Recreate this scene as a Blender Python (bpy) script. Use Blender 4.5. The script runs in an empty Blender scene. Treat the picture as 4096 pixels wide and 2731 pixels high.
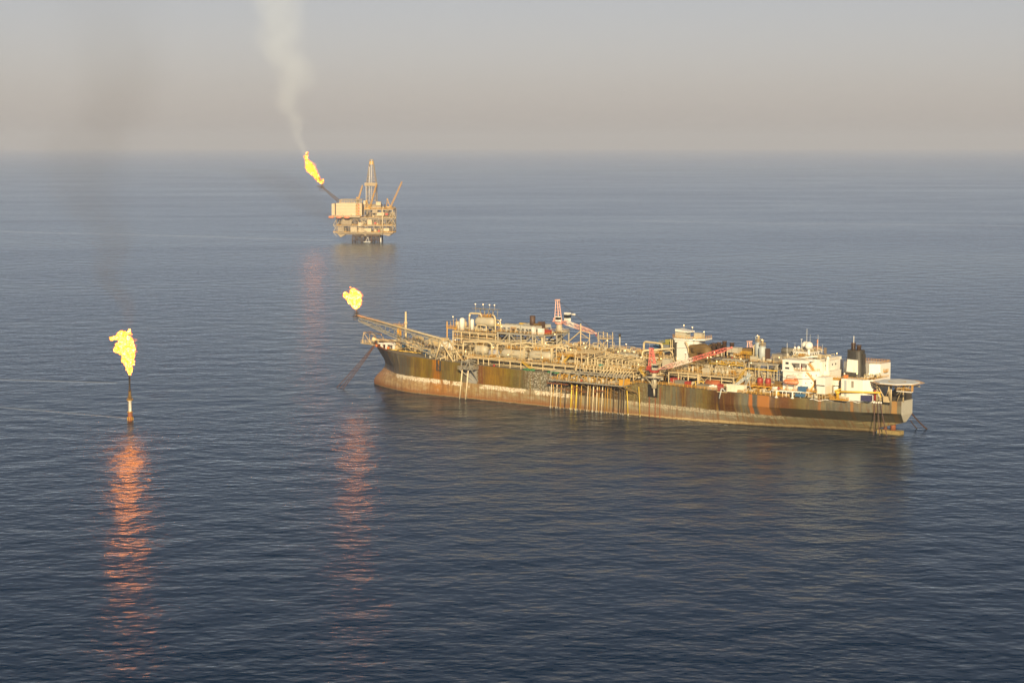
import bpy, bmesh, math, random
from mathutils import Vector, Matrix, noise as mnoise
SHIP_ORIGIN=(-22.040,1169.015,0.0)
SHIP_HEADING=-0.663225
CAM_HEIGHT=150.0
CAM_PITCH=0.098557

random.seed(7)
sc = bpy.context.scene
R = math.radians

# ---------------------------------------------------------------- camera, sky, sun, exposure
cam_data = bpy.data.cameras.new('camera')
cam = bpy.data.objects.new('camera', cam_data)
sc.collection.objects.link(cam)
sc.camera = cam
cam.location = (0, 0, CAM_HEIGHT)
cam.rotation_euler = (math.pi / 2 - CAM_PITCH, 0, 0)
cam_data.lens = 70.0
cam_data.sensor_width = 36.0
cam_data.clip_start = 1.0
cam_data.clip_end = 200000.0

SUN_EL = R(19.0)
SUN_AZ = R(179.0)      # measured clockwise from +Y: behind the camera
sun_dir = Vector((math.sin(SUN_AZ) * math.cos(SUN_EL), math.cos(SUN_AZ) * math.cos(SUN_EL), math.sin(SUN_EL)))
world = bpy.data.worlds.new('World')
sc.world = world
world.use_nodes = True
nt = world.node_tree
bg = nt.nodes['Background']
sky = nt.nodes.new('ShaderNodeTexSky')
sky.sky_type = 'NISHITA'
sky.sun_disc = False
sky.sun_elevation = SUN_EL
sky.sun_rotation = SUN_AZ
sky.altitude = 100
sky.air_density = 1.0
sky.dust_density = 0.8
sky.ozone_density = 1.0
hs = nt.nodes.new('ShaderNodeHueSaturation')
hs.inputs['Saturation'].default_value = 0.55
nt.links.new(sky.outputs['Color'], hs.inputs['Color'])
tint = nt.nodes.new('ShaderNodeMix')
tint.data_type = 'RGBA'
tint.blend_type = 'MULTIPLY'
tint.inputs[0].default_value = 1.0
tint.inputs[7].default_value = (1.02, 0.952, 1.052, 1)
nt.links.new(hs.outputs[0], tint.inputs[6])
nt.links.new(tint.outputs[2], bg.inputs['Color'])
bg.inputs['Strength'].default_value = 0.050

sun_data = bpy.data.lights.new('sun', 'SUN')
sun_data.energy = 5.0
sun_data.angle = R(0.5)
sun_data.color = (1.0, 0.785, 0.47)
sun = bpy.data.objects.new('sun', sun_data)
sc.collection.objects.link(sun)
sun.location = (300, -400, 500)
sun.rotation_euler = sun_dir.to_track_quat('Z', 'Y').to_euler()

sc.view_settings.view_transform = 'Standard'
sc.view_settings.look = 'None'
sc.view_settings.exposure = 0.45
sc.view_settings.gamma = 1.0
sc.cycles.volume_bounces = 1
sc.cycles.max_bounces = 8
sc.cycles.volume_step_rate = 2.0
sc.cycles.volume_max_steps = 256

# ---------------------------------------------------------------- materials
def new_mat(name):
    m = bpy.data.materials.new(name)
    m.use_nodes = True
    return m, m.node_tree, m.node_tree.nodes['Principled BSDF']

def N(nt, t, **kw):
    n = nt.nodes.new(t)
    for k, v in kw.items():
        setattr(n, k, v)
    return n

def ramp(nt, fac, stops, interp='LINEAR'):
    r = nt.nodes.new('ShaderNodeValToRGB')
    r.color_ramp.interpolation = interp
    e = r.color_ramp.elements
    while len(e) > 1:
        e.remove(e[-1])
    e[0].position = stops[0][0]
    e[0].color = (*stops[0][1], 1) if len(stops[0][1]) == 3 else stops[0][1]
    for p, c in stops[1:]:
        x = e.new(p)
        x.color = (*c, 1)
    nt.links.new(fac, r.inputs[0])
    return r.outputs[0]

def mixc(nt, fac, a, b, mode='MIX'):
    m = nt.nodes.new('ShaderNodeMix')
    m.data_type = 'RGBA'
    m.blend_type = mode
    for s, v in ((m.inputs[0], fac), (m.inputs[6], a), (m.inputs[7], b)):
        if hasattr(v, 'is_linked'):
            nt.links.new(v, s)
        elif isinstance(v, (tuple, list)):
            s.default_value = (*v, 1)
        else:
            s.default_value = v
    return m.outputs[2]

def mth(nt, op, *a, clamp=False):
    m = nt.nodes.new('ShaderNodeMath')
    m.operation = op
    m.use_clamp = clamp
    for i, v in enumerate(a):
        if hasattr(v, 'is_linked'):
            nt.links.new(v, m.inputs[i])
        else:
            m.inputs[i].default_value = v
    return m.outputs[0]

def noise_tex(nt, vec, scale, detail=3, rough=0.55, dist=0.0):
    n = nt.nodes.new('ShaderNodeTexNoise')
    n.inputs['Scale'].default_value = scale
    n.inputs['Detail'].default_value = detail
    n.inputs['Roughness'].default_value = rough
    n.inputs['Distortion'].default_value = dist
    nt.links.new(vec, n.inputs['Vector'])
    return n.outputs['Fac']

def mapped(nt, vec, scale=(1, 1, 1), loc=(0, 0, 0), rot=(0, 0, 0)):
    m = nt.nodes.new('ShaderNodeMapping')
    m.inputs['Scale'].default_value = scale
    m.inputs['Location'].default_value = loc
    m.inputs['Rotation'].default_value = rot
    nt.links.new(vec, m.inputs['Vector'])
    return m.outputs[0]

def objco(nt):
    return nt.nodes.new('ShaderNodeTexCoord').outputs['Object']

def paint(name, col, dirt=(0.16, 0.07, 0.02), amount=0.45, rough=0.6, scale=0.5, metal=0.0):
    """Weathered paint: rust and grime in vertical runs over a base colour."""
    m, nt, b = new_mat(name)
    co = objco(nt)
    n1 = noise_tex(nt, mapped(nt, co, (1.6, 1.6, 0.35)), scale, 5, 0.65)
    n2 = noise_tex(nt, co, scale * 3.3, 4, 0.6)
    f = ramp(nt, n1, [(0.50, (0, 0, 0)), (0.72, (1, 1, 1))])
    f2 = mth(nt, 'MULTIPLY', f, amount)
    var = mixc(nt, mth(nt, 'MULTIPLY', n2, 0.45), col, tuple(c * 0.68 for c in col))
    c = mixc(nt, f2, var, dirt)
    nt.links.new(c, b.inputs['Base Color'])
    b.inputs['Roughness'].default_value = rough
    b.inputs['Metallic'].default_value = metal
    return m

# ---------------------------------------------------------------- mesh building
SPLIT = {}
WHOLE = {'pipework', 'header_pipe', 'hull', 'truss', 'chain_links', 'landing_letter', 'crossover_pipe', 'cage', 'fender_rail', 'bulwark', 'hoist_rope', 'boom', 'mast_frame', 'corner_frame', 'shell', 'walkway'}
MASS = {'pipework', 'header_pipe'}
class MB:
    """Collects boxes, tubes and lathes and links them as one mesh object."""
    def __init__(self):
        self.v = []
        self.f = []
        self.sm = []
        self.parts = []
        self.fparts = []
    def add(self, vs, fs, smooth=False):
        k = len(self.v)
        self.parts.append((k, k + len(vs)))
        self.fparts.append((len(self.f), len(self.f) + len(fs)))
        self.v += [tuple(p) for p in vs]
        self.f += [tuple(i + k for i in f) for f in fs]
        self.sm += [smooth] * len(fs)
    def box(self, x0, x1, y0, y1, z0, z1):
        vs = [(x, y, z) for z in (z0, z1) for y in (y0, y1) for x in (x0, x1)]
        self.add(vs, [(0, 2, 3, 1), (4, 5, 7, 6), (0, 1, 5, 4), (2, 6, 7, 3), (0, 4, 6, 2), (1, 3, 7, 5)])
        return self
    def prism(self, pts, z0, z1, top=None):
        """pts: (x, y) outline; top: optional outline for the upper end"""
        n = len(pts)
        top = top or pts
        vs = [(x, y, z0) for x, y in pts] + [(x, y, z1) for x, y in top]
        a = sum(pts[i][0] * pts[(i + 1) % n][1] - pts[(i + 1) % n][0] * pts[i][1] for i in range(n))
        fs = [(i, (i + 1) % n, n + (i + 1) % n, n + i) for i in range(n)] + [tuple(range(n - 1, -1, -1)), tuple(range(n, 2 * n))]
        if a < 0:
            fs = [f[::-1] for f in fs]
        self.add(vs, fs)
        return self
    def side(self, pts, y0, y1):
        """pts: outline in (x, z), extruded along y"""
        n = len(pts)
        vs = [(x, y0, z) for x, z in pts] + [(x, y1, z) for x, z in pts]
        a = sum(pts[i][0] * pts[(i + 1) % n][1] - pts[(i + 1) % n][0] * pts[i][1] for i in range(n))
        fs = [(i, n + i, n + (i + 1) % n, (i + 1) % n) for i in range(n)] + [tuple(range(n)), tuple(range(2 * n - 1, n - 1, -1))]
        if a < 0:
            fs = [f[::-1] for f in fs]
        self.add(vs, fs)
        return self
    def bar(self, p, q, r=0.15, n=4, r2=None):
        p, q = Vector(p), Vector(q)
        d = q - p
        if d.length < 1e-6:
            return self
        r2 = r if r2 is None else r2
        d.normalize()
        a = d.orthogonal().normalized() if abs(d.z) > 0.99 else d.cross(Vector((0, 0, 1))).normalized()
        b = d.cross(a)
        off = math.pi / 4 if n == 4 else 0
        vs = []
        for c, rr in ((p, r), (q, r2)):
            for i in range(n):
                t = off + 2 * math.pi * i / n
                vs.append(c + (a * math.cos(t) + b * math.sin(t)) * rr)
        fs = [(i, i + n, (i + 1) % n + n, (i + 1) % n) for i in range(n)] + [tuple(range(n)), tuple(range(2 * n - 1, n - 1, -1))]
        self.add(vs, fs, n > 5)
        return self
    def path(self, pts, r=0.2, n=6):
        for i in range(len(pts) - 1):
            self.bar(pts[i], pts[i + 1], r, n)
        for p in pts[1:-1]:
            self.ball(p, r * 1.08, 6, 4)
        return self
    def bend(self, pts, r=0.3, n=8, br=None):
        """pipe with rounded elbows"""
        br = br or r * 3
        P = [Vector(p) for p in pts]
        out = [P[0]]
        for i in range(1, len(P) - 1):
            a = (P[i - 1] - P[i])
            b = (P[i + 1] - P[i])
            k = min(br, a.length * 0.45, b.length * 0.45)
            a.normalize()
            b.normalize()
            for t in (0, 0.33, 0.67, 1):
                p0 = P[i] + a * k
                p1 = P[i] + b * k
                out.append(p0 * (1 - t) ** 2 + P[i] * 2 * t * (1 - t) + p1 * t * t)
        out.append(P[-1])
        rings = []
        prev = None
        for i, p in enumerate(out):
            d = (out[min(i + 1, len(out) - 1)] - out[max(i - 1, 0)]).normalized()
            if prev is None:
                a = d.orthogonal().normalized()
            else:
                a = (prev - d * prev.dot(d)).normalized()
            prev = a
            b = d.cross(a)
            rings.append([p + (a * math.cos(2 * math.pi * j / n) + b * math.sin(2 * math.pi * j / n)) * r for j in range(n)])
        vs = [v for rg in rings for v in rg]
        fs = []
        for i in range(len(rings) - 1):
            for j in range(n):
                fs.append((i * n + j, i * n + (j + 1) % n, (i + 1) * n + (j + 1) % n, (i + 1) * n + j))
        k = (len(rings) - 1) * n
        fs += [tuple(range(n - 1, -1, -1)), tuple(range(k, k + n))]
        self.add(vs, fs, True)
        return self
    def ball(self, c, r, n=12, m=8, sz=1.0):
        vs = [(c[0], c[1], c[2] - r * sz)]
        for i in range(1, m):
            t = math.pi * i / m
            for j in range(n):
                a = 2 * math.pi * j / n
                vs.append((c[0] + r * math.sin(t) * math.cos(a), c[1] + r * math.sin(t) * math.sin(a), c[2] - r * math.cos(t) * sz))
        vs.append((c[0], c[1], c[2] + r * sz))
        fs = [(0, 1 + (j + 1) % n, 1 + j) for j in range(n)]
        for i in range(m - 2):
            for j in range(n):
                a, b = 1 + i * n, 1 + (i + 1) * n
                fs.append((a + j, a + (j + 1) % n, b + (j + 1) % n, b + j))
        k = 1 + (m - 2) * n
        fs += [(k + j, k + (j + 1) % n, len(vs) - 1) for j in range(n)]
        self.add(vs, fs, True)
        return self
    def lathe(self, c, prof, axis='z', n=16):
        """prof: (offset along the axis, radius)"""
        vs = []
        for h, r in prof:
            for j in range(n):
                a = 2 * math.pi * j / n
                x, y = r * math.cos(a), r * math.sin(a)
                p = {'z': (x, y, h), 'x': (h, x, y), 'y': (y, h, x)}[axis]
                vs.append((c[0] + p[0], c[1] + p[1], c[2] + p[2]))
        fs = []
        for i in range(len(prof) - 1):
            for j in range(n):
                fs.append((i * n + j, i * n + (j + 1) % n, (i + 1) * n + (j + 1) % n, (i + 1) * n + j))
        k = (len(prof) - 1) * n
        fs += [tuple(range(n - 1, -1, -1)), tuple(range(k, k + n))]
        self.add(vs, fs, True)
        return self
    def vessel(self, x0, x1, y, z, r, n=18):
        """horizontal pressure vessel with domed ends and seam rings"""
        e = r * 0.75
        pr = [(x0, 0.05), (x0 + e * .12, r * .5), (x0 + e * .4, r * .8), (x0 + e, r)]
        L = x1 - x0 - 2 * e
        for k in range(1, 4):
            pr += [(x0 + e + L * k / 4, r)]
        pr += [(x1 - e, r), (x1 - e * .4, r * .8), (x1 - e * .12, r * .5), (x1, 0.05)]
        self.lathe((0, y, z), pr, 'x', n)
        return self
    def rail(self, pts, h=1.3, step=2.2, r=0.07, rails=2):
        """guard rail along a list of (x, y, z)"""
        for i in range(len(pts) - 1):
            a, b = Vector(pts[i]), Vector(pts[i + 1])
            k = max(1, int((b - a).length / step))
            for s in range(rails):
                o = Vector((0, 0, h * (s + 1) / rails))
                self.bar(a + o, b + o, r)
            for j in range(k + 1):
                p = a.lerp(b, j / k)
                self.bar(p, p + Vector((0, 0, h)), r)
        return self
    def truss(self, A, B, w0, w1, h0, h1, bays, rc=0.3, rb=0.16, wdir=(0, 1, 0), tri=False):
        """box (or triangular) lattice girder from A to B"""
        A, B, wd = Vector(A), Vector(B), Vector(wdir).normalized()
        ax = (B - A).normalized()
        wd = (wd - ax * wd.dot(ax)).normalized()
        hd = ax.cross(wd)
        if hd.z < 0:
            hd = -hd
        def corner(t, i):
            w = (w0 + (w1 - w0) * t) / 2
            h = (h0 + (h1 - h0) * t)
            c = A.lerp(B, t)
            if tri:
                return c + [wd * w, -wd * w, -hd * h][i]
            return c + [wd * w, -wd * w, -wd * w - hd * h, wd * w - hd * h][i]
        k = 3 if tri else 4
        for i in range(k):
            self.bar(corner(0, i), corner(1, i), rc)
        for j in range(bays + 1):
            t = j / bays
            for i in range(k):
                self.bar(corner(t, i), corner(t, (i + 1) % k), rb)
            if j < bays:
                t2 = (j + 1) / bays
                for i in range(k):
                    a, b = (i, (i + 1) % k) if j % 2 else ((i + 1) % k, i)
                    self.bar(corner(t, a), corner(t2, b), rb)
        return self
    def clusters(self):
        """groups of shapes that touch each other"""
        n = len(self.parts)
        bb = []
        for a, b in self.parts:
            q = self.v[a:b]
            bb.append([min(p[i] for p in q) - .12 for i in range(3)] + [max(p[i] for p in q) + .12 for i in range(3)])
        root = list(range(n))
        def find(i):
            while root[i] != i:
                root[i] = root[root[i]]
                i = root[i]
            return i
        order = sorted(range(n), key=lambda i: bb[i][0])
        for ii, i in enumerate(order):
            A = bb[i]
            for j in order[ii + 1:]:
                B = bb[j]
                if B[0] > A[3]:
                    break
                if A[1] <= B[4] and B[1] <= A[4] and A[2] <= B[5] and B[2] <= A[5]:
                    root[find(j)] = find(i)
        g = {}
        for i in range(n):
            g.setdefault(find(i), []).append(i)
        return list(g.values())
    def build(self, name, mat, parent=None, loc=None):
        if parent is not None and len(self.parts) > 1 and name not in WHOLE:
            cl = self.clusters()
            left = 90 - SPLIT.get((name, parent.name), 0)
            if 1 < len(cl) <= left:
                SPLIT[(name, parent.name)] = SPLIT.get((name, parent.name), 0) + len(cl)
                out = None
                starts = {}
                fi = 0
                for c in cl:
                    m = MB()
                    for i in c:
                        a, b = self.parts[i]
                        k = len(m.v)
                        m.v += self.v[a:b]
                        fa, fb = self.fparts[i]
                        m.f += [tuple(x - a + k for x in f) for f in self.f[fa:fb]]
                        m.sm += self.sm[fa:fb]
                    o = m._link(name, mat, parent, loc)
                    out = out or o
                return out
            if len(cl) > left:
                o = self._link(name, mat, parent, loc)
                o['kind'] = 'stuff'
                return o
        o = self._link(name, mat, parent, loc)
        if name in MASS:
            o['kind'] = 'stuff'
        return o
    def _link(self, name, mat, parent=None, loc=None):
        me = bpy.data.meshes.new(name)
        me.from_pydata(self.v, [], self.f)
        me.polygons.foreach_set('use_smooth', self.sm)
        me.update()
        if mat:
            me.materials.append(mat)
        o = bpy.data.objects.new(name, me)
        sc.collection.objects.link(o)
        if parent:
            o.parent = parent
        if loc:
            o.location = loc
        return o

def tag(o, label=None, cat=None, group=None, kind=None):
    for k, v in (('label', label), ('category', cat), ('group', group), ('kind', kind)):
        if v:
            o[k] = v
    return o

def empty(name, loc, rz=0.0, parent=None):
    o = bpy.data.objects.new(name, None)
    sc.collection.objects.link(o)
    o.location = loc
    o.rotation_euler = (0, 0, rz)
    o.empty_display_size = 2
    if parent:
        o.parent = parent
    return o

def link_copy(o, parent, loc):
    c = o.copy()
    sc.collection.objects.link(c)
    c.parent = parent
    c.location = loc
    return c

# ---------------------------------------------------------------- sea
def sea_material():
    m, nt, b = new_mat('sea_water')
    co = nt.nodes.new('ShaderNodeNewGeometry').outputs['Position']
    sep = nt.nodes.new('ShaderNodeSeparateXYZ')
    nt.links.new(co, sep.inputs[0])
    # long wind lanes and slicks
    lanes = noise_tex(nt, mapped(nt, co, (0.0010, 0.0022, 1), rot=(0, 0, R(6))), 1.0, 5, 0.6, 1.2)
    lane = ramp(nt, lanes, [(0.36, (0, 0, 0)), (0.64, (1, 1, 1))])
    n1 = noise_tex(nt, mapped(nt, co, (0.17, 0.22, 1), rot=(0, 0, R(14))), 1.0, 2, 0.45)
    n2 = noise_tex(nt, mapped(nt, co, (0.040, 0.045, 1), rot=(0, 0, R(-12))), 1.0, 3, 0.5)
    # three oily slicks: long narrow calm bands, their bright sheen painted pale in the colour
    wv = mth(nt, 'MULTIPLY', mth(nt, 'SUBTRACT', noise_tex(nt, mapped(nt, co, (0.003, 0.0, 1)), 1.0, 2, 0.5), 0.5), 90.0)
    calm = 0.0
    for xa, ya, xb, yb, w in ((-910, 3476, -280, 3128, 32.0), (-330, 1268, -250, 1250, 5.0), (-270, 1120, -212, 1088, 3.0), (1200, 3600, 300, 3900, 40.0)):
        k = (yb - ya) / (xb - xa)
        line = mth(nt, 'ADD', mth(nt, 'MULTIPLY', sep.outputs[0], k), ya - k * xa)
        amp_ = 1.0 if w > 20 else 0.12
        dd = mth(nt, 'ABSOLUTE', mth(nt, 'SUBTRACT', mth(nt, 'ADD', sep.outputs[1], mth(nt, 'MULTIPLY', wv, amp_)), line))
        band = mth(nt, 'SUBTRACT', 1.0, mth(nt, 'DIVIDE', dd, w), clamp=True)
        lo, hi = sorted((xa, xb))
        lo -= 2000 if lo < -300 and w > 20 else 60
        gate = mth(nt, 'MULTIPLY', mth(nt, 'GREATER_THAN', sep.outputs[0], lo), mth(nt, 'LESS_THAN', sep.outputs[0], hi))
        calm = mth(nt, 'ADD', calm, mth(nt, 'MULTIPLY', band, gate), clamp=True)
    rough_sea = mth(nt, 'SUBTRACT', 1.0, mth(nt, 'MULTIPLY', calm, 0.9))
    # broken wash where the hull meets the water
    ch, sh = math.cos(SHIP_HEADING), math.sin(SHIP_HEADING)
    rx = mth(nt, 'SUBTRACT', sep.outputs[0], SHIP_ORIGIN[0])
    ry = mth(nt, 'SUBTRACT', sep.outputs[1], SHIP_ORIGIN[1])
    su = mth(nt, 'ADD', mth(nt, 'MULTIPLY', rx, ch), mth(nt, 'MULTIPLY', ry, sh))
    sv = mth(nt, 'SUBTRACT', mth(nt, 'MULTIPLY', ry, ch), mth(nt, 'MULTIPLY', rx, sh))
    brk = ramp(nt, noise_tex(nt, co, 0.35, 4, 0.6), [(0.50, (0, 0, 0)), (0.60, (1, 1, 1))])
    wash = 0.0
    for u0, u1, v0, w in ((-48, 155, -.2, 1.1), (136, 176, -1.2, 3.0), (55, 122, -3.2, 1.6)):
        q = mth(nt, 'SUBTRACT', 1.0, mth(nt, 'DIVIDE', mth(nt, 'ABSOLUTE', mth(nt, 'SUBTRACT', sv, v0)), w), clamp=True)
        g_ = mth(nt, 'MULTIPLY', mth(nt, 'GREATER_THAN', su, u0), mth(nt, 'LESS_THAN', su, u1))
        wash = mth(nt, 'ADD', wash, mth(nt, 'MULTIPLY', q, g_), clamp=True)
    tx = mth(nt, 'SUBTRACT', sep.outputs[0], -208.3)
    ty = mth(nt, 'SUBTRACT', sep.outputs[1], 1076.9)
    td_ = mth(nt, 'SQRT', mth(nt, 'ADD', mth(nt, 'MULTIPLY', tx, tx), mth(nt, 'MULTIPLY', ty, ty)))
    wash = mth(nt, 'ADD', wash, mth(nt, 'SUBTRACT', 1.0, mth(nt, 'DIVIDE', td_, 3.6), clamp=True), clamp=True)
    wash = mth(nt, 'MULTIPLY', wash, brk)
    h = mth(nt, 'ADD', mth(nt, 'MULTIPLY', mth(nt, 'MULTIPLY', n1, rough_sea), mth(nt, 'ADD', mth(nt, 'MULTIPLY', lane, 0.8), 0.38)), mth(nt, 'MULTIPLY', n2, 3.0))
    bump = nt.nodes.new('ShaderNodeBump')
    bump.inputs['Strength'].default_value = 1.0
    bump.inputs['Distance'].default_value = 0.62
    nt.links.new(h, bump.inputs['Height'])
    out = nt.nodes['Material Output']
    nt.nodes.remove(b)
    fres = nt.nodes.new('ShaderNodeFresnel')
    fres.inputs['IOR'].default_value = 1.115
    gl = nt.nodes.new('ShaderNodeBsdfGlossy')
    gl.inputs['Color'].default_value = (0.84, 0.935, 1.0, 1)
    df = nt.nodes.new('ShaderNodeBsdfDiffuse')
    for n_ in (fres, gl, df):
        nt.links.new(bump.outputs[0], n_.inputs['Normal'])
    sheen_and_foam = mixc(nt, mth(nt, 'MAXIMUM', mth(nt, 'MULTIPLY', calm, 0.5), mth(nt, 'MULTIPLY', wash, 0.75)), (0.0005, 0.015, 0.044), (0.50, 0.54, 0.54))  # slick sheen painted in as pale grey; only the wash is foam
    nt.links.new(sheen_and_foam, df.inputs['Color'])
    nt.links.new(mth(nt, 'ADD', mth(nt, 'MULTIPLY', lane, 0.06), 0.185), gl.inputs['Roughness'])
    mx = nt.nodes.new('ShaderNodeMixShader')
    nt.links.new(fres.outputs[0], mx.inputs[0])
    nt.links.new(df.outputs[0], mx.inputs[1])
    nt.links.new(gl.outputs[0], mx.inputs[2])
    nt.links.new(mx.outputs[0], out.inputs['Surface'])
    return m

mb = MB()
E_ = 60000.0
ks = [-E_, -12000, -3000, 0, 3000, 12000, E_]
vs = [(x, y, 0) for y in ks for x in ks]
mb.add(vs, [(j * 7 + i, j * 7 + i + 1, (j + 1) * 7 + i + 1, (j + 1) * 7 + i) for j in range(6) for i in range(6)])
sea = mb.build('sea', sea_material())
tag(sea, kind='structure')

# ---------------------------------------------------------------- haze
def haze_box():
    m = bpy.data.materials.new('haze_air')
    m.use_nodes = True
    nt = m.node_tree
    nt.nodes.clear()
    o = nt.nodes.new('ShaderNodeOutputMaterial')
    v = nt.nodes.new('ShaderNodeVolumePrincipled')
    v.inputs['Color'].default_value = (0.68, 0.755, 0.92, 1)
    v.inputs['Density'].default_value = 0.000040
    v.inputs['Anisotropy'].default_value = 0.0
    nt.links.new(v.outputs[0], o.inputs['Volume'])
    h = MB().box(-66000, 66000, -66000, 66000, -26, 436).build('haze', m)
    tag(h, kind='stuff')
    return h

# ---------------------------------------------------------------- flames and smoke
def flame_material(name, e, scale, soot):
    m = bpy.data.materials.new(name)
    m.use_nodes = True
    nt = m.node_tree
    nt.nodes.clear()
    o = nt.nodes.new('ShaderNodeOutputMaterial')
    em = nt.nodes.new('ShaderNodeEmission')
    ab = nt.nodes.new('ShaderNodeVolumeAbsorption')
    ab.inputs['Color'].default_value = (0, 0, 0, 1)
    ab.inputs['Density'].default_value = soot
    add = nt.nodes.new('ShaderNodeAddShader')
    co = objco(nt)
    n = noise_tex(nt, co, scale, 4, 0.62, 1.0)
    c = ramp(nt, n, [(0.36, (1.0, 0.13, 0.001)), (0.47, (1.0, 0.19, 0.002)), (0.57, (1.0, 0.26, 0.012)), (0.66, (1.0, 0.36, 0.08))])
    st = ramp(nt, n, [(0.34, (0.035, 0.035, 0.035)), (0.46, (0.16, 0.16, 0.16)), (0.60, (0.9, 0.9, 0.9)), (0.66, (1, 1, 1))])
    nt.links.new(c, em.inputs['Color'])
    nt.links.new(mth(nt, 'MULTIPLY', st, e * soot), em.inputs['Strength'])
    nt.links.new(em.outputs[0], add.inputs[0])
    nt.links.new(ab.outputs[0], add.inputs[1])
    nt.links.new(add.outputs[0], o.inputs['Volume'])
    return m

def fringe_material(name, e):
    m = bpy.data.materials.new(name)
    m.use_nodes = True
    nt = m.node_tree
    nt.nodes.clear()
    o = nt.nodes.new('ShaderNodeOutputMaterial')
    em = nt.nodes.new('ShaderNodeEmission')
    n = noise_tex(nt, objco(nt), 0.9, 3, 0.6)
    em.inputs['Color'].default_value = (1.0, 0.20, 0.002, 1)
    nt.links.new(mth(nt, 'MULTIPLY', ramp(nt, n, [(0.38, (0, 0, 0)), (0.62, (1, 1, 1))]), e), em.inputs['Strength'])
    nt.links.new(em.outputs[0], o.inputs['Volume'])
    return m

def flame(name, blobs, mat, label, origin, vox=0.5, amp=0.5, seed=0, sy=1.0, fringe=None):
    """blobs: (x, z, r) in metres round the burner; turbulence is modelled, then fused into one closed skin"""
    if fringe:
        core = flame(name, blobs, mat, label, origin, vox, amp, seed, sy)
        outer = flame('flame_fringe', [(x + .15 * r, z + .25 * r, r * 1.14) for x, z, r in blobs], fringe, None, (0, 0, 0), vox, amp * 1.25, seed + 40, sy)
        outer.parent = core
        return core
    bm = bmesh.new()
    for k, (x, z, r) in enumerate(blobs):
        r = r * .93
        t = bmesh.ops.create_icosphere(bm, subdivisions=4, radius=r)
        y0 = random.uniform(-.25, .25) * r
        for v in t['verts']:
            d = v.co.normalized()
            q = v.co + Vector((x, y0, z)) + Vector((seed, 0, 0))
            a = mnoise.fractal(q * (1.5 / max(1.2, r) ** .7), 0.72, 2.3, 5)
            v.co = Vector((v.co.x, v.co.y * sy, v.co.z)) + d * a * amp * r + Vector((x, y0, z))
    me = bpy.data.meshes.new(name)
    bm.to_mesh(me)
    bm.free()
    me.materials.append(mat)
    o = bpy.data.objects.new(name, me)
    sc.collection.objects.link(o)
    o.location = origin
    md = o.modifiers.new('fuse', 'REMESH')
    md.mode = 'VOXEL'
    md.voxel_size = vox
    if label:
        tag(o, label, 'flame')
    return o

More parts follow.
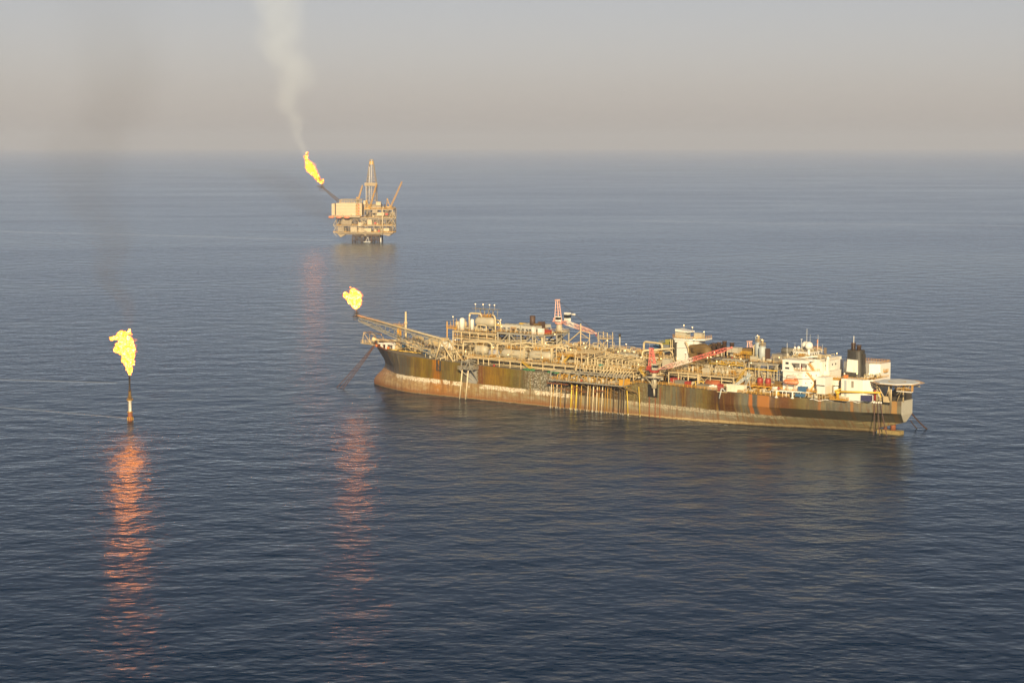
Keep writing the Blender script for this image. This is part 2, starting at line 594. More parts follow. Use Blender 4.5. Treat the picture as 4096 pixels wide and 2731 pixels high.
def plume(name, origin, pts, color, dens, label, seed=0.0, nscale=0.06, ydrift=0.0, aniso=0.0, thr=0.42):
    """pts: (z, x, radius, strength) above the origin; a closed tube whose inside density thins towards its edge"""
    z0, z1 = pts[0][0], pts[-1][0]
    xs = [p[1] for p in pts]
    x0, x1 = min(xs) - 1, max(xs) + 1
    rmax = max(p[2] for p in pts)
    smax = max(p[3] for p in pts)
    m = bpy.data.materials.new(name + '_vapour')
    m.use_nodes = True
    nt = m.node_tree
    nt.nodes.clear()
    out = nt.nodes.new('ShaderNodeOutputMaterial')
    v = nt.nodes.new('ShaderNodeVolumePrincipled')
    v.inputs['Color'].default_value = (*color, 1)
    v.inputs['Anisotropy'].default_value = aniso
    co = objco(nt)
    sp = nt.nodes.new('ShaderNodeSeparateXYZ')
    nt.links.new(co, sp.inputs[0])
    t = mth(nt, 'DIVIDE', mth(nt, 'SUBTRACT', sp.outputs[2], z0), z1 - z0)
    def curve(vals):
        c = nt.nodes.new('ShaderNodeFloatCurve')
        cv = c.mapping.curves[0]
        P_ = [((p[0] - z0) / (z1 - z0), val) for p, val in zip(pts, vals)]
        cv.points[0].location = P_[0]
        cv.points[1].location = P_[-1]
        for q in P_[1:-1]:
            cv.points.new(*q)
        c.mapping.update()
        nt.links.new(t, c.inputs['Value'])
        return c.outputs[0]
    cx = mth(nt, 'ADD', mth(nt, 'MULTIPLY', curve([(p[1] - x0) / (x1 - x0) for p in pts]), x1 - x0), x0)
    rr = mth(nt, 'MULTIPLY', curve([p[2] / rmax for p in pts]), rmax)
    st = curve([p[3] / smax for p in pts])
    dx = mth(nt, 'SUBTRACT', sp.outputs[0], cx)
    dy = mth(nt, 'SUBTRACT', sp.outputs[1], mth(nt, 'MULTIPLY', sp.outputs[2], ydrift))
    d = mth(nt, 'SQRT', mth(nt, 'ADD', mth(nt, 'MULTIPLY', dx, dx), mth(nt, 'MULTIPLY', dy, dy)))
    nz = noise_tex(nt, mapped(nt, co, (1, 1, 0.7), (seed, seed, 0)), nscale, 6, 0.62, 1.0)
    e = mth(nt, 'SUBTRACT', 1.0, mth(nt, 'DIVIDE', d, rr), clamp=True)
    # noise eats into the edge
    a = mth(nt, 'SUBTRACT', mth(nt, 'ADD', e, nz), thr + 0.35)
    a = mth(nt, 'MULTIPLY', mth(nt, 'MAXIMUM', a, 0.0), 2.2, clamp=True)
    a = mth(nt, 'MULTIPLY', a, mth(nt, 'MULTIPLY', e, 1.8, clamp=True))
    a = mth(nt, 'MULTIPLY', a, mth(nt, 'MULTIPLY', st, dens * smax))
    nt.links.new(a, v.inputs['Density'])
    nt.links.new(v.outputs[0], out.inputs['Volume'])
    mb = MB()
    n = 14
    rings = []
    K = 24
    for i in range(K + 1):
        z = z0 + (z1 - z0) * i / K
        for j in range(len(pts) - 1):
            if pts[j][0] <= z <= pts[j + 1][0] + 1e-6:
                u = (z - pts[j][0]) / (pts[j + 1][0] - pts[j][0])
                break
        x = pts[j][1] * (1 - u) + pts[j + 1][1] * u
        r = (pts[j][2] * (1 - u) + pts[j + 1][2] * u) * 1.15 + 1
        rings += [(x + r * math.cos(2 * math.pi * k / n), z * ydrift + r * math.sin(2 * math.pi * k / n), z) for k in range(n)]
    fs = []
    for i in range(K):
        for k in range(n):
            fs.append((i * n + k, i * n + (k + 1) % n, (i + 1) * n + (k + 1) % n, (i + 1) * n + k))
    fs += [tuple(range(n - 1, -1, -1)), tuple(range(K * n, K * n + n))]
    mb.add(rings, fs, True)
    o = mb.build(name, m)
    o.location = origin
    tag(o, label, 'smoke', kind='stuff' if False else None)
    return o
fm_hot = flame_material('flame_gas', 30.0, 0.8, 0.9)
fr_near = fringe_material('flame_edge', 0.32)
fr_far = fringe_material('flame_edge_far', 0.14)
fm_far = flame_material('flame_gas_far', 10.0, 0.30, 0.45)

TOWER = (-208.3, 1076.9, 0.0)
def bl(*a):
    return [(x - TOWER[0], z, r) for (x, z), r in a]
flame('flare_flame', bl(((-208.0,25.7),.7),((-208.1,27.0),1.1),((-208.3,28.7),1.6),((-208.8,30.9),1.9),((-207.4,32.0),1.9),((-209.7,33.3),2.0),((-208.3,34.4),2.4),
    ((-210.8,33.7),1.6),((-206.8,35.4),1.7),((-209.5,36.5),2.4),((-207.7,37.7),2.8),((-210.4,39.1),2.5),((-206.6,39.5),1.9),((-212.3,38.8),2.2),((-214.2,39.4),2.0),((-215.0,38.8),1.4),
    ((-213.4,41.3),1.8),((-211.7,42.6),2.2),((-209.7,42.1),2.5),((-207.9,42.6),2.2),((-208.7,44.5),1.9),((-207.5,44.3),1.3),((-212.7,45.4),1.5),((-211.6,46.6),1.8),((-213.5,46.2),1.3),((-214.9,45.6),1.2),((-216.3,45.4),1.0),((-217.5,45.1),1.0),((-218.2,45.4),.7),((-210.3,47.5),1.3),((-212.4,48.4),1.1),((-211.1,48.1),1.0),((-213.8,47.7),.9),((-210.6,46.2),1.6),
    ((-208.1,48.6),1.0),((-207.8,49.7),.7),((-208.6,47.8),.6),((-207.0,47.5),.6)),
    fm_hot, 'tall billowing yellow flame on top of the lone flare column', TOWER, vox=0.2, amp=0.7, seed=3, fringe=fr_near)

SHIPFL = (-97.3, 1234.0, 0.0)
def bl2(*a):
    return [(x - SHIPFL[0], z, r) for (x, z), r in a]
flame('flare_flame', bl2(((-96.8,49.3),1.0),((-97.6,49.9),1.5),((-95.7,50.4),1.4),((-98.2,51.5),2.2),((-96.2,52.0),2.2),((-99.4,52.9),2.2),((-97.3,53.8),3.0),((-95.6,53.4),1.8),
    ((-100.1,54.4),2.2),((-98.3,55.7),3.0),((-96.3,55.9),2.6),((-95.4,56.6),1.6),((-101.3,54.6),1.5),((-102.4,55.7),1.4),((-103.5,56.6),1.3),((-103.9,57.6),1.0),((-103.1,58.2),.9),
    ((-98.9,57.7),2.4),((-97.7,57.9),2.0),((-99.2,59.3),1.6),((-98.6,60.1),1.2),((-96.5,57.6),1.6),((-100.5,61.6),.5),((-100.3,61.9),.35)),
    fm_hot, 'short ragged flame at the end of the lattice boom over the bow', SHIPFL, vox=0.2, amp=0.65, seed=11, fringe=fr_near)

PLAT = (-218.4, 3062.0, 0.0)
def bl3(*a):
    return [(x - PLAT[0], z, r) for (x, z), r in a]
flame('flare_flame', bl3(((-291.7,90.5),1.5),((-294.0,92.8),2.2),((-296.3,95.8),3.2),((-298.9,99.3),3.8),((-300.8,102.7),4.2),((-303.1,105.8),4.8),((-305.0,108.8),5.2),((-307.2,111.9),6.0),
    ((-309.5,114.6),6.2),((-306.0,114.2),4.0),((-311.0,118.0),5.0),((-312.5,121.0),4.2),((-309.1,119.5),3.5),((-314.0,124.1),3.0),((-314.7,126.8),2.2),((-315.5,129.4),2.4),((-317.4,131.3),1.8),((-314.3,132.5),2.2),((-313.9,136.3),1.9),((-312.7,137.4),1.2),((-312.1,124.9),2.0),
    ((-289.8,92.0),1.5),((-290.5,94.7),2.0),((-289.7,96.6),1.2)),
    fm_far, 'long slanting orange flame blown off the distant platform boom', PLAT, vox=0.45, amp=0.65, seed=23, fringe=fr_far)

def pts(o, Y, *a):
    return [(z, x - o[0], r, s) for (x, z), r, s in a]
plume('smoke_plume', (PLAT[0], PLAT[1] + 8, 0), pts(PLAT, 3062, ((-315.2,122.6),8,.5),((-319.9,141.6),15,1.0),((-329.7,162.6),19,.9),((-331.7,187.3),30,.7),((-343.6,213.8),42,.5),((-329.1,251.7),56,.44),((-353.4,293.3),70,.36),((-354.8,338.5),82,.34),((-365.4,402.3),96,.32)),
    (.80,.90,1.0), .0145, 'pale grey smoke rising from the distant platform flame into the sky', 5.0, 0.022, 0.0, -0.25, .55)
plume('smoke_plume', (TOWER[0], TOWER[1] + 6, 0), pts(TOWER, 1076.9, ((-210.3,47.7),4,.6),((-210.8,56.5),8,1.0),((-216.6,68.8),13,1.0),((-223.2,81.0),18,.75),((-220.2,93.2),24,.5),((-231.9,116.2),36,.28),((-235.4,139.0),46,.22),((-221.4,168.4),54,.17),((-218.2,195.1),58,.12),((-226.7,234.8),60,.06)),
    (.26,.25,.24), .0185, 'faint brown smoke drifting up from the lone flare column', 31.0, 0.035, 0.15, 0.0, .50)
plume('smoke_plume', (SHIPFL[0], SHIPFL[1] + 4, 0), pts(SHIPFL, 1234, ((-99.9,60.4),3,.7),((-100.3,67.8),5,1.0),((-103.6,78.7),10,.7),((-100.4,92.7),16,.55),((-118.8,106.6),26,.28),((-134.2,118.9),34,.18),((-161.8,134.3),36,.15)),
    (.28,.27,.26), .032, 'thin dark smoke trailing from the flame on the ship boom', 77.0, 0.045, 0.2, 0.0, .47)

# lone flare column standing in the sea
rust = paint('rusty_steel', (0.26, 0.085, 0.03), (0.10, 0.03, 0.01), 0.8, 0.7, 1.2)
black_iron = paint('scorched_iron', (0.035, 0.03, 0.028), (0.12, 0.05, 0.02), 0.5, 0.7, 1.0)
white_worn = paint('worn_white_paint', (0.72, 0.69, 0.60), (0.42, 0.22, 0.06), 0.55, 0.6, 0.8)
ochre = paint('ochre_paint', (0.50, 0.30, 0.05), (0.22, 0.08, 0.02), 0.6, 0.6, 1.0)
tw = tag(empty('flare_column', TOWER), 'lone white and rusty column standing in the water under a tall flame', 'flare column')
MB().lathe((0,0,-3),[(0,1.35),(3,1.35),(3.3,1.5),(3.7,1.5),(4.0,1.3),(7.9,1.3),(8.2,1.1)],'z',20).build('float_base', rust, tw)
b_=MB()
for k in range(8):
    a=2*math.pi*k/8
    b_.bar((1.62*math.cos(a),1.62*math.sin(a),0.3),(1.62*math.cos(a),1.62*math.sin(a),2.0),.17,6)
b_.lathe((0,0,1.9),[(0,1.7),(.25,1.7)],'z',16).lathe((0,0,4.9),[(0,1.7),(.25,1.7)],'z',16)
b_.build('fender', ochre, tw)
MB().lathe((0,0,5.2),[(0,1.05),(.4,.98),(5.6,.96),(5.8,1.25),(6.1,1.25),(6.2,.7)],'z',20).build('shaft', white_worn, tw)
MB().bar((-1.06,-.3,5.2),(-1.06,-.3,11),.10,6).bar((-.45,-1.0,5.2),(-.45,-1.0,11),.10,6).bar((.95,-.5,5.2),(.95,-.5,11),.07,6).build('service_pipe', black_iron, tw)
b_=MB().lathe((0,0,11.3),[(0,1.75),(.18,1.75)],'z',8)
ring=[(1.7*math.cos(2*math.pi*k/8),1.7*math.sin(2*math.pi*k/8),11.45) for k in range(9)]
b_.rail(ring,.9,1.0,.06)
b_.build('platform', ochre, tw)
b_=MB().lathe((0,0,11.4),[(0,.75),(1.6,.6),(1.7,1.2),(1.9,1.2),(2.0,.5),(5.4,.42)],'z',12)
b_.lathe((0,0,13.4),[(0,1.35),(.15,1.35)],'z',8)
for sx,sy in ((1,1),(1,-1),(-1,1),(-1,-1)):
    b_.bar((.75*sx,.75*sy,11.4),(.55*sx,.55*sy,17),.09)
b_.build('upper_tower', paint('dark_ochre', (.20, .12, .03), (.06, .04, .02), .7, .7, 1.5), tw)
b_=MB().lathe((0,0,16.2),[(0,.45),(1,.43),(7.9,.42),(8,.52),(8.4,.52)],'z',12)
for k in range(8):
    b_.bar((-.5,-.3,16.6+k),(.5,-.4,17.2+k),.06)
b_.bar((.55,-.4,16.2),(.55,-.4,24),.06,6)
b_.build('flare_stack', black_iron, tw)

# ================================================================ the production ship
# local axes: x runs from bow (-100) to stern (268), y runs inboard from the near side, z up
def hull_material():
    m, nt, b = new_mat('hull_paint')
    co = objco(nt)
    sp = nt.nodes.new('ShaderNodeSeparateXYZ')
    nt.links.new(co, sp.inputs[0])
    U, Vv, Zz = sp.outputs
    wob = noise_tex(nt, mapped(nt, co, (0.35, 0.05, 0.35)), 1.0, 4, 0.6)
    streak = noise_tex(nt, mapped(nt, co, (0.55, 0.02, 0.035)), 1.0, 5, 0.7)
    fine = noise_tex(nt, mapped(nt, co, (1.1, 0.1, 0.10)), 1.0, 4, 0.7)
    blot = noise_tex(nt, mapped(nt, co, (0.8, 0.1, 1.1)), 1.0, 5, 0.75)
    u01 = mth(nt, 'DIVIDE', mth(nt, 'ADD', mth(nt, 'ADD', U, 100.0), mth(nt, 'MULTIPLY', mth(nt, 'SUBTRACT', streak, 0.5), 11.0)), 368.0)
    def along(stops, interp='LINEAR'):
        return ramp(nt, u01, [((u + 100) / 368.0, c) for u, c in stops], interp)
    upper = along([(-100, (.085, .092, .105)), (-74, (.10, .10, .10)), (-55, (.115, .105, .075)), (-42, (.20, .14, .035)), (-33, (.19, .14, .045)), (-31, (.42, .17, .022)), (-27.5, (.40, .16, .02)), (-26, (.13, .11, .05)),
                   (-12, (.17, .135, .045)), (-6, (.21, .205, .18)), (2, (.17, .14, .08)), (4, (.16, .05, .012)), (7, (.25, .145, .035)), (22, (.22, .14, .035)), (26, (.16, .125, .03)), (38, (.15, .135, .075)), (60, (.14, .13, .09)), (70, (.075, .050, .022)),
                   (104, (.085, .055, .022)), (109, (.17, .14, .06)), (142, (.145, .145, .10)), (147, (.12, .05, .012)), (151, (.15, .15, .105)), (160, (.19, .145, .05)), (166, (.085, .035, .010)), (178, (.10, .04, .012)), (182, (.16, .155, .11)),
                   (191, (.13, .14, .12)), (209, (.16, .06, .015)), (216, (.12, .095, .035)), (236, (.135, .13, .10)), (268, (.15, .145, .105))])
    lower = along([(-100, (.30, .13, .04)), (-80, (.46, .33, .16)), (-40, (.43, .33, .17)), (-29, (.42, .18, .03)), (-10, (.36, .29, .14)), (20, (.33, .28, .15)), (60, (.26, .24, .15)), (120, (.24, .225, .14)), (160, (.17, .17, .12)), (210, (.19, .18, .10)), (268, (.20, .18, .085))])
    # patches of fresh primer along the forward plating
    bare = mth(nt, 'MULTIPLY', ramp(nt, blot, [(0.50, (0, 0, 0)), (0.56, (1, 1, 1))]), along([(-8, (0, 0, 0)), (-4, (.6, .6, .6)), (8, (.05,) * 3), (36, (.05,) * 3), (42, (.9,) * 3), (66, (.8,) * 3), (72, (.15,) * 3), (110, (.2,) * 3), (125, (.25,) * 3), (135, (.03,) * 3), (268, (0.02,) * 3)]))
    # plate to plate differences
    pl = nt.nodes.new('ShaderNodeTexWhiteNoise')
    pl.noise_dimensions = '2D'
    cmb = nt.nodes.new('ShaderNodeCombineXYZ')
    nt.links.new(mth(nt, 'FLOOR', mth(nt, 'DIVIDE', U, 4.7)), cmb.inputs[0])
    nt.links.new(mth(nt, 'FLOOR', mth(nt, 'DIVIDE', Zz, 5.2)), cmb.inputs[1])
    nt.links.new(cmb.outputs[0], pl.inputs[0])
    tone = mth(nt, 'ADD', 0.42, mth(nt, 'MULTIPLY', mth(nt, 'ADD', pl.outputs['Value'], blot), 0.36))
    hsv = nt.nodes.new('ShaderNodeHueSaturation')
    hsv.inputs['Saturation'].default_value = 1.22
    nt.links.new(tone, hsv.inputs['Value'])
    nt.links.new(upper, hsv.inputs['Color'])
    upper = hsv.outputs[0]
    upper = mixc(nt, bare, upper, (.50, .48, .40))
    # brown and ochre runs
    run = ramp(nt, fine, [(0.47, (0, 0, 0)), (0.62, (1, 1, 1))])
    upper = mixc(nt, mth(nt, 'MULTIPLY', run, 0.75), upper, (.10, .045, .010))
    run2 = ramp(nt, streak, [(0.52, (0, 0, 0)), (0.64, (1, 1, 1))])
    upper = mixc(nt, mth(nt, 'MULTIPLY', run2, 0.45), upper, (.26, .165, .02))
    # two bright rust falls
    for u0, w, c in ((197.0, 3.2, (.38, .15, .03)), (189.2, 1.0, (.40, .13, .02)), (5.6, 0.45, (.13, .035, .008)), (3.4, 0.4, (.13, .035, .008)), (88.0, 2.2, (.20, .08, .02)), (169.3, 0.35, (.03, .02, .015)), (227.0, 0.6, (.22, .09, .02)), (243.5, .7, (.25, .12, .03)), (264.5, 1.2, (.30, .16, .04))):
        d = mth(nt, 'ABSOLUTE', mth(nt, 'SUBTRACT', mth(nt, 'ADD', U, mth(nt, 'MULTIPLY', wob, 1.2)), u0 + .6))
        f = mth(nt, 'SUBTRACT', 1.3, mth(nt, 'DIVIDE', d, w), clamp=True)
        upper = mixc(nt, mth(nt, 'MULTIPLY', mth(nt, 'MULTIPLY', f, 3.0, clamp=True), 0.9), upper, c)
    # plating seams
    seam = mth(nt, 'LESS_THAN', mth(nt, 'ABSOLUTE', mth(nt, 'SUBTRACT', mth(nt, 'FRACT', mth(nt, 'DIVIDE', U, 14.2)), 0.5)), 0.008)
    upper = mixc(nt, mth(nt, 'MULTIPLY', seam, 0.5), upper, (.05, .04, .02))
    # the dark strake along the quarter
    zb = mth(nt, 'ADD', Zz, mth(nt, 'MULTIPLY', mth(nt, 'SUBTRACT', wob, 0.5), 1.3))
    q = mth(nt, 'MULTIPLY', mth(nt, 'GREATER_THAN', U, 206.0), mth(nt, 'LESS_THAN', Zz, 11.6))
    upper = mixc(nt, mth(nt, 'MULTIPLY', q, 0.8), upper, (.045, .038, .02))
    # below the top line
    zt = mth(nt, 'SUBTRACT', 9.3, mth(nt, 'MULTIPLY', mth(nt, 'SUBTRACT', U, 10.0), 0.013))
    zt = mth(nt, 'ADD', zt, mth(nt, 'MULTIPLY', mth(nt, 'GREATER_THAN', wob, 0.58), 0.25))
    below = mth(nt, 'LESS_THAN', Zz, zt)
    big = noise_tex(nt, mapped(nt, co, (0.16, 0.05, 0.32), (3, 0, 9)), 1.0, 6, 0.72)
    lo_run = mixc(nt, mth(nt, 'MULTIPLY', ramp(nt, big, [(0.46, (0, 0, 0)), (0.52, (1, 1, 1))]), along([(-100, (.5,) * 3), (60, (.55,) * 3), (90, (.25,) * 3), (268, (.2,) * 3)])), lower, (.24, .115, .028))
    lo_run = mixc(nt, mth(nt, 'MULTIPLY', ramp(nt, big, [(0.40, (1, 1, 1)), (0.45, (0, 0, 0))]), along([(-100, (.7,) * 3), (60, (.6,) * 3), (268, (.3,) * 3)])), lo_run, (.42, .33, .22))
    lo_run = mixc(nt, mth(nt, 'MULTIPLY', ramp(nt, streak, [(0.52, (0, 0, 0)), (0.60, (1, 1, 1))]), 0.5), lo_run, (.22, .10, .025))
    # rust toward the waterline
    k = mth(nt, 'SUBTRACT', 1.0, mth(nt, 'DIVIDE', mth(nt, 'SUBTRACT', zb, 0.8), 3.6), clamp=True)
    lo_run = mixc(nt, mth(nt, 'MULTIPLY', k, along([(-100, (.95,) * 3), (60, (.9,) * 3), (130, (.75,) * 3), (180, (.35,) * 3), (268, (.2,) * 3)])), lo_run, (.22, .085, .022))
    # white boot-top band
    inb = mth(nt, 'MULTIPLY', mth(nt, 'GREATER_THAN', mth(nt, 'SUBTRACT', zb, mth(nt, 'MULTIPLY', ramp(nt, fine, [(0.45, (0, 0, 0)), (0.7, (1, 1, 1))]), 1.3)), mth(nt, 'SUBTRACT', zt, 2.6)), mth(nt, 'MULTIPLY', mth(nt, 'GREATER_THAN', U, -66.0), mth(nt, 'LESS_THAN', U, 71.5)))
    inb = mth(nt, 'MULTIPLY', inb, ramp(nt, noise_tex(nt, mapped(nt, co, (0.09, 0.0, 0.05), (7, 0, 0)), 1.0, 2, 0.5), [(0.38, (0, 0, 0)), (0.41, (1, 1, 1))]))
    inb2 = mth(nt, 'MULTIPLY', mth(nt, 'GREATER_THAN', zb, mth(nt, 'SUBTRACT', zt, 2.0)), mth(nt, 'MULTIPLY', mth(nt, 'GREATER_THAN', U, 108.0), mth(nt, 'LESS_THAN', U, 206.0)))
    inb2 = mth(nt, 'MULTIPLY', inb2, ramp(nt, blot, [(0.46, (1, 1, 1)), (0.56, (0, 0, 0))]))
    lo_run = mixc(nt, mth(nt, 'MULTIPLY', inb2, 0.55), lo_run, (.62, .55, .38))
    wcol = mixc(nt, ramp(nt, blot, [(0.46, (0, 0, 0)), (0.58, (.85, .85, .85))]), (.76, .71, .55), (.36, .20, .06))
    lo_run = mixc(nt, inb, lo_run, wcol)
    # pale growth and scale right at the water
    g = mth(nt, 'LESS_THAN', zb, along([(-100, (.30,) * 3), (60, (.35,) * 3), (130, (.45,) * 3), (160, (1, 1, 1)), (268, (1, 1, 1))]))
    z1 = mth(nt, 'MULTIPLY', along([(-100, (.30,) * 3), (90, (.36,) * 3), (140, (.7,) * 3), (170, (1, 1, 1)), (268, (1, 1, 1))]), 1.9)
    g = mth(nt, 'LESS_THAN', zb, z1)
    lo_run = mixc(nt, mth(nt, 'MULTIPLY', g, 0.85), lo_run, mixc(nt, blot, (.55, .44, .24), (.34, .23, .09)))
    wet = mth(nt, 'LESS_THAN', zb, 0.45)
    lo_run = mixc(nt, mth(nt, 'MULTIPLY', wet, 0.8), lo_run, (.07, .045, .015))
    lo_run = mixc(nt, mth(nt, 'MULTIPLY', run, 0.45), lo_run, (.14, .06, .015))
    col = mixc(nt, below, upper, lo_run)
    nt.links.new(col, b.inputs['Base Color'])
    b.inputs['Roughness'].default_value = 0.55
    bmp = nt.nodes.new('ShaderNodeBump')
    bmp.inputs['Distance'].default_value = 0.12
    bmp.inputs['Strength'].default_value = 0.5
    nt.links.new(noise_tex(nt, mapped(nt, co, (0.25, 0.1, 0.4)), 1.0, 3, 0.5), bmp.inputs['Height'])
    nt.links.new(bmp.outputs[0], b.inputs['Normal'])
    return m

def lerp_tab(t, x):
    if x <= t[0][0]:
        return t[0][1]
    for (a, p), (b, q) in zip(t, t[1:]):
        if x <= b:
            return p + (q - p) * (x - a) / (b - a)
    return t[-1][1]

DECK = [(-100, 25.2), (-92, 24.8), (-86, 24.4), (-64, 23.2), (-50, 22.3), (-30, 21.5), (0, 20.6), (60, 19.5), (120, 18.6), (170, 17.9), (217, 17.5), (250, 17.6), (268, 18.2)]
def deckz(u):
    return lerp_tab(DECK, u)
HBD = [(-100, 0.05), (-98.5, 3.2), (-95, 7.2), (-86, 13.2), (-76, 18.8), (-64, 23.0), (-50, 24.9), (-40, 25), (200, 25), (217, 21.0), (236, 15.5), (250, 12.0), (262, 7.6), (268, 6.0)]
HBW = [(-100, 0.05), (-99.5, 2.4), (-97, 4.6), (-94, 6.6), (-88, 10.4), (-75, 16.2), (-64.6, 20.6), (-55, 24.0), (-41, 25), (150, 25), (171, 21.8), (198, 15.8), (211, 11.2), (230, 5.2), (246, 1.2), (268, .4)]
STEM = [(-10, -97.5), (-2, -100.4), (1.5, -101.2), (4, -100.4), (6.5, -98), (8.5, -95.4), (11, -93.2), (13.5, -92.2), (17, -92.8), (20, -94.6), (23, -97.6), (25.2, -100)]
STERN = [(-10, 246), (0, 250), (2.5, 252), (6.4, 266.8), (11, 268), (20, 268)]
def half(u, z):
    a, e = lerp_tab(STEM, z), lerp_tab(STERN, z)
    ue = u
    if u < -50:
        ue = -100 + (u - a) * 50 / (-50 - a)
    D = deckz(max(-100, min(268, ue)))
    if ue < 60:
        w = max(0.0, min(1.0, z / D)) ** 1.5
        h = lerp_tab(HBW, ue) * (1 - w) + lerp_tab(HBD, ue) * w
        if ue < -72:
            h *= 1 - 0.42 * math.exp(-((z - 11.5) / 5.5) ** 2) * (-72 - ue) / 28
    else:
        w = max(0.0, min(1.0, z / 11.8)) ** 0.85
        h = lerp_tab(HBW, ue) * (1 - w) + lerp_tab(HBD, ue) * w
        if ue > 246:
            lim = lerp_tab([(2.5, .8), (6.4, 1.6), (11.4, 6.0), (20, 6.0)], z)
            t = (ue - 246) / 22
            h = min(h, h * (1 - t) + lim * t) if z < 11.4 else h
    return max(h, 0.05)

ship = tag(empty('production_ship', SHIP_ORIGIN, SHIP_HEADING), 'huge rust streaked oil production ship covered in pipework, moored broadside', 'ship')
CV = 25.0
zl = [-9, -4, -1, 0, 1, 2, 3.2, 4.6, 6.4, 8.5, 10, 11.6, 13.5, 16]
US = [-100, -98.5, -96.5, -94, -91, -87, -82, -76, -70, -64, -57, -50, -43, -35, -20] + [0 + 12 * k for k in range(16)] + [186, 194, 200, 207, 215, 223, 231, 239, 246, 252, 257, 262, 265.5, 268]
mb = MB()
rows = []
NV = []
for z in zl + ['deck']:
    near, far = [], []
    for k, u0 in enumerate(US):
        z_ = deckz(u0) if z == 'deck' else min(z, deckz(u0) - 1)
        a, e = lerp_tab(STEM, z_), lerp_tab(STERN, z_)
        u = u0
        if u0 < -50:
            u = a + (u0 + 100) * (-50 - a) / 50
        if u0 > 200:
            u = 200 + (u0 - 200) * (e - 200) / 68
        h = half(u, z_) if u0 > -50 or u0 == -50 else half(u, z_)
        near.append((u, CV - h, z_))
        far.append((u, CV + h, z_))
    rows.append((near, far))
nu = len(US)
allv = []
for near, far in rows:
    allv += near + far
fs = []
for i in range(len(rows) - 1):
    for j in range(nu - 1):
        a = i * 2 * nu + j
        b = (i + 1) * 2 * nu + j
        fs.append((a, a + 1, b + 1, b))
        a += nu
        b += nu
        fs.append((a, b, b + 1, a + 1))
    a, b = i * 2 * nu, (i + 1) * 2 * nu
    fs.append((a + nu, a, b, b + nu))
    a, b = a + nu - 1, b + nu - 1
    fs.append((a, a + nu, b + nu, b))
mb.add(allv, fs, False)
hull_m = hull_material()
hull = mb.build('hull', hull_m, ship)

deck_m = paint('deck_plate', (0.19, 0.18, 0.14), (0.20, 0.10, 0.035), 0.75, 0.7, 0.10)  # base darkened to stand in for shade beneath the modules
deck_shaded = paint('deck_plate_shaded', (0.07, 0.05, 0.03), (0.13, 0.055, 0.02), 0.8, 0.7, 0.15)  # darker copy that paints in the shade under the modules
steel = paint('cream_steel', (0.53, 0.42, 0.235), (0.38, 0.20, 0.05), 0.5, 0.55, 0.35)
steel2 = paint('grey_steel', (0.30, 0.28, 0.22), (0.28, 0.15, 0.05), 0.45, 0.55, 0.35)
pipe_m = paint('pipe_paint', (0.62, 0.51, 0.30), (0.42, 0.25, 0.08), 0.35, 0.5, 0.5)
tank_m = paint('tank_paint', (0.46, 0.42, 0.31), (0.40, 0.24, 0.07), 0.40, 0.5, 0.28)
white_m = paint('white_paint', (0.80, 0.78, 0.70), (0.52, 0.36, 0.16), 0.22, 0.5, 0.22)
yellow_m = paint('yellow_rail', (0.62, 0.33, 0.035), (0.30, 0.12, 0.02), 0.5, 0.6, 0.8)
yellow_b = paint('yellow_steel', (0.72, 0.46, 0.05), (0.30, 0.14, 0.02), 0.3, 0.5, 0.6)
red_m = paint('red_paint', (0.34, 0.045, 0.03), (0.25, 0.03, 0.02), 0.35, 0.5, 0.6)
pink_m = paint('faded_red_white', (0.70, 0.32, 0.25), (0.75, 0.66, 0.55), 0.8, 0.55, 0.7)
brown_m = paint('rusty_duct', (0.17, 0.105, 0.03), (0.09, 0.04, 0.015), 0.6, 0.65, 0.4)
dark_m = paint('dark_gear', (0.05, 0.045, 0.035), (0.12, 0.06, 0.025), 0.5, 0.7, 0.8)
stack_m = paint('burnt_stack', (0.075, 0.045, 0.03), (0.13, 0.055, 0.02), 0.6, 0.6, 0.6)
bluegrey = paint('blue_grey_steel', (0.42, 0.47, 0.46), (0.28, 0.18, 0.09), 0.25, 0.5, 0.5)
blue_m = paint('blue_paint', (0.05, 0.14, 0.26), (0.10, 0.10, 0.12), 0.3, 0.5, 0.6)
green_m = paint('green_net', (0.03, 0.16, 0.06), (0.05, 0.10, 0.04), 0.4, 0.7, 0.6)
orange_m = paint('orange_shell', (0.72, 0.22, 0.07), (0.75, 0.40, 0.22), 0.5, 0.45, 0.4)
glass_m, _nt, _b = new_mat('dark_window')
_b.inputs['Base Color'].default_value = (.02, .025, .03, 1)
_b.inputs['Roughness'].default_value = .15
lamp_m = bpy.data.materials.new('lamp_glow')
lamp_m.use_nodes = True
_n = lamp_m.node_tree
_n.nodes.clear()
_e = _n.nodes.new('ShaderNodeEmission')
_o = _n.nodes.new('ShaderNodeOutputMaterial')
_e.inputs['Color'].default_value = (1, .62, .25, 1)
_e.inputs['Strength'].default_value = 5.0
_n.links.new(_e.outputs[0], _o.inputs['Surface'])

# deck sheet, a little below the sheer line so the hull plating stands proud of it
mb = MB()
vs = []
for u0 in US:
    h = lerp_tab(HBD, u0) - 0.02 if u0 > -99 else .02
    vs += [(u0, CV - h, deckz(u0) - .05), (u0, CV + h, deckz(u0) - .05)]
mb.add(vs, [(2 * i, 2 * i + 2, 2 * i + 3, 2 * i + 1) for i in range(nu - 1)])
mb.build('main_deck', deck_m, ship)
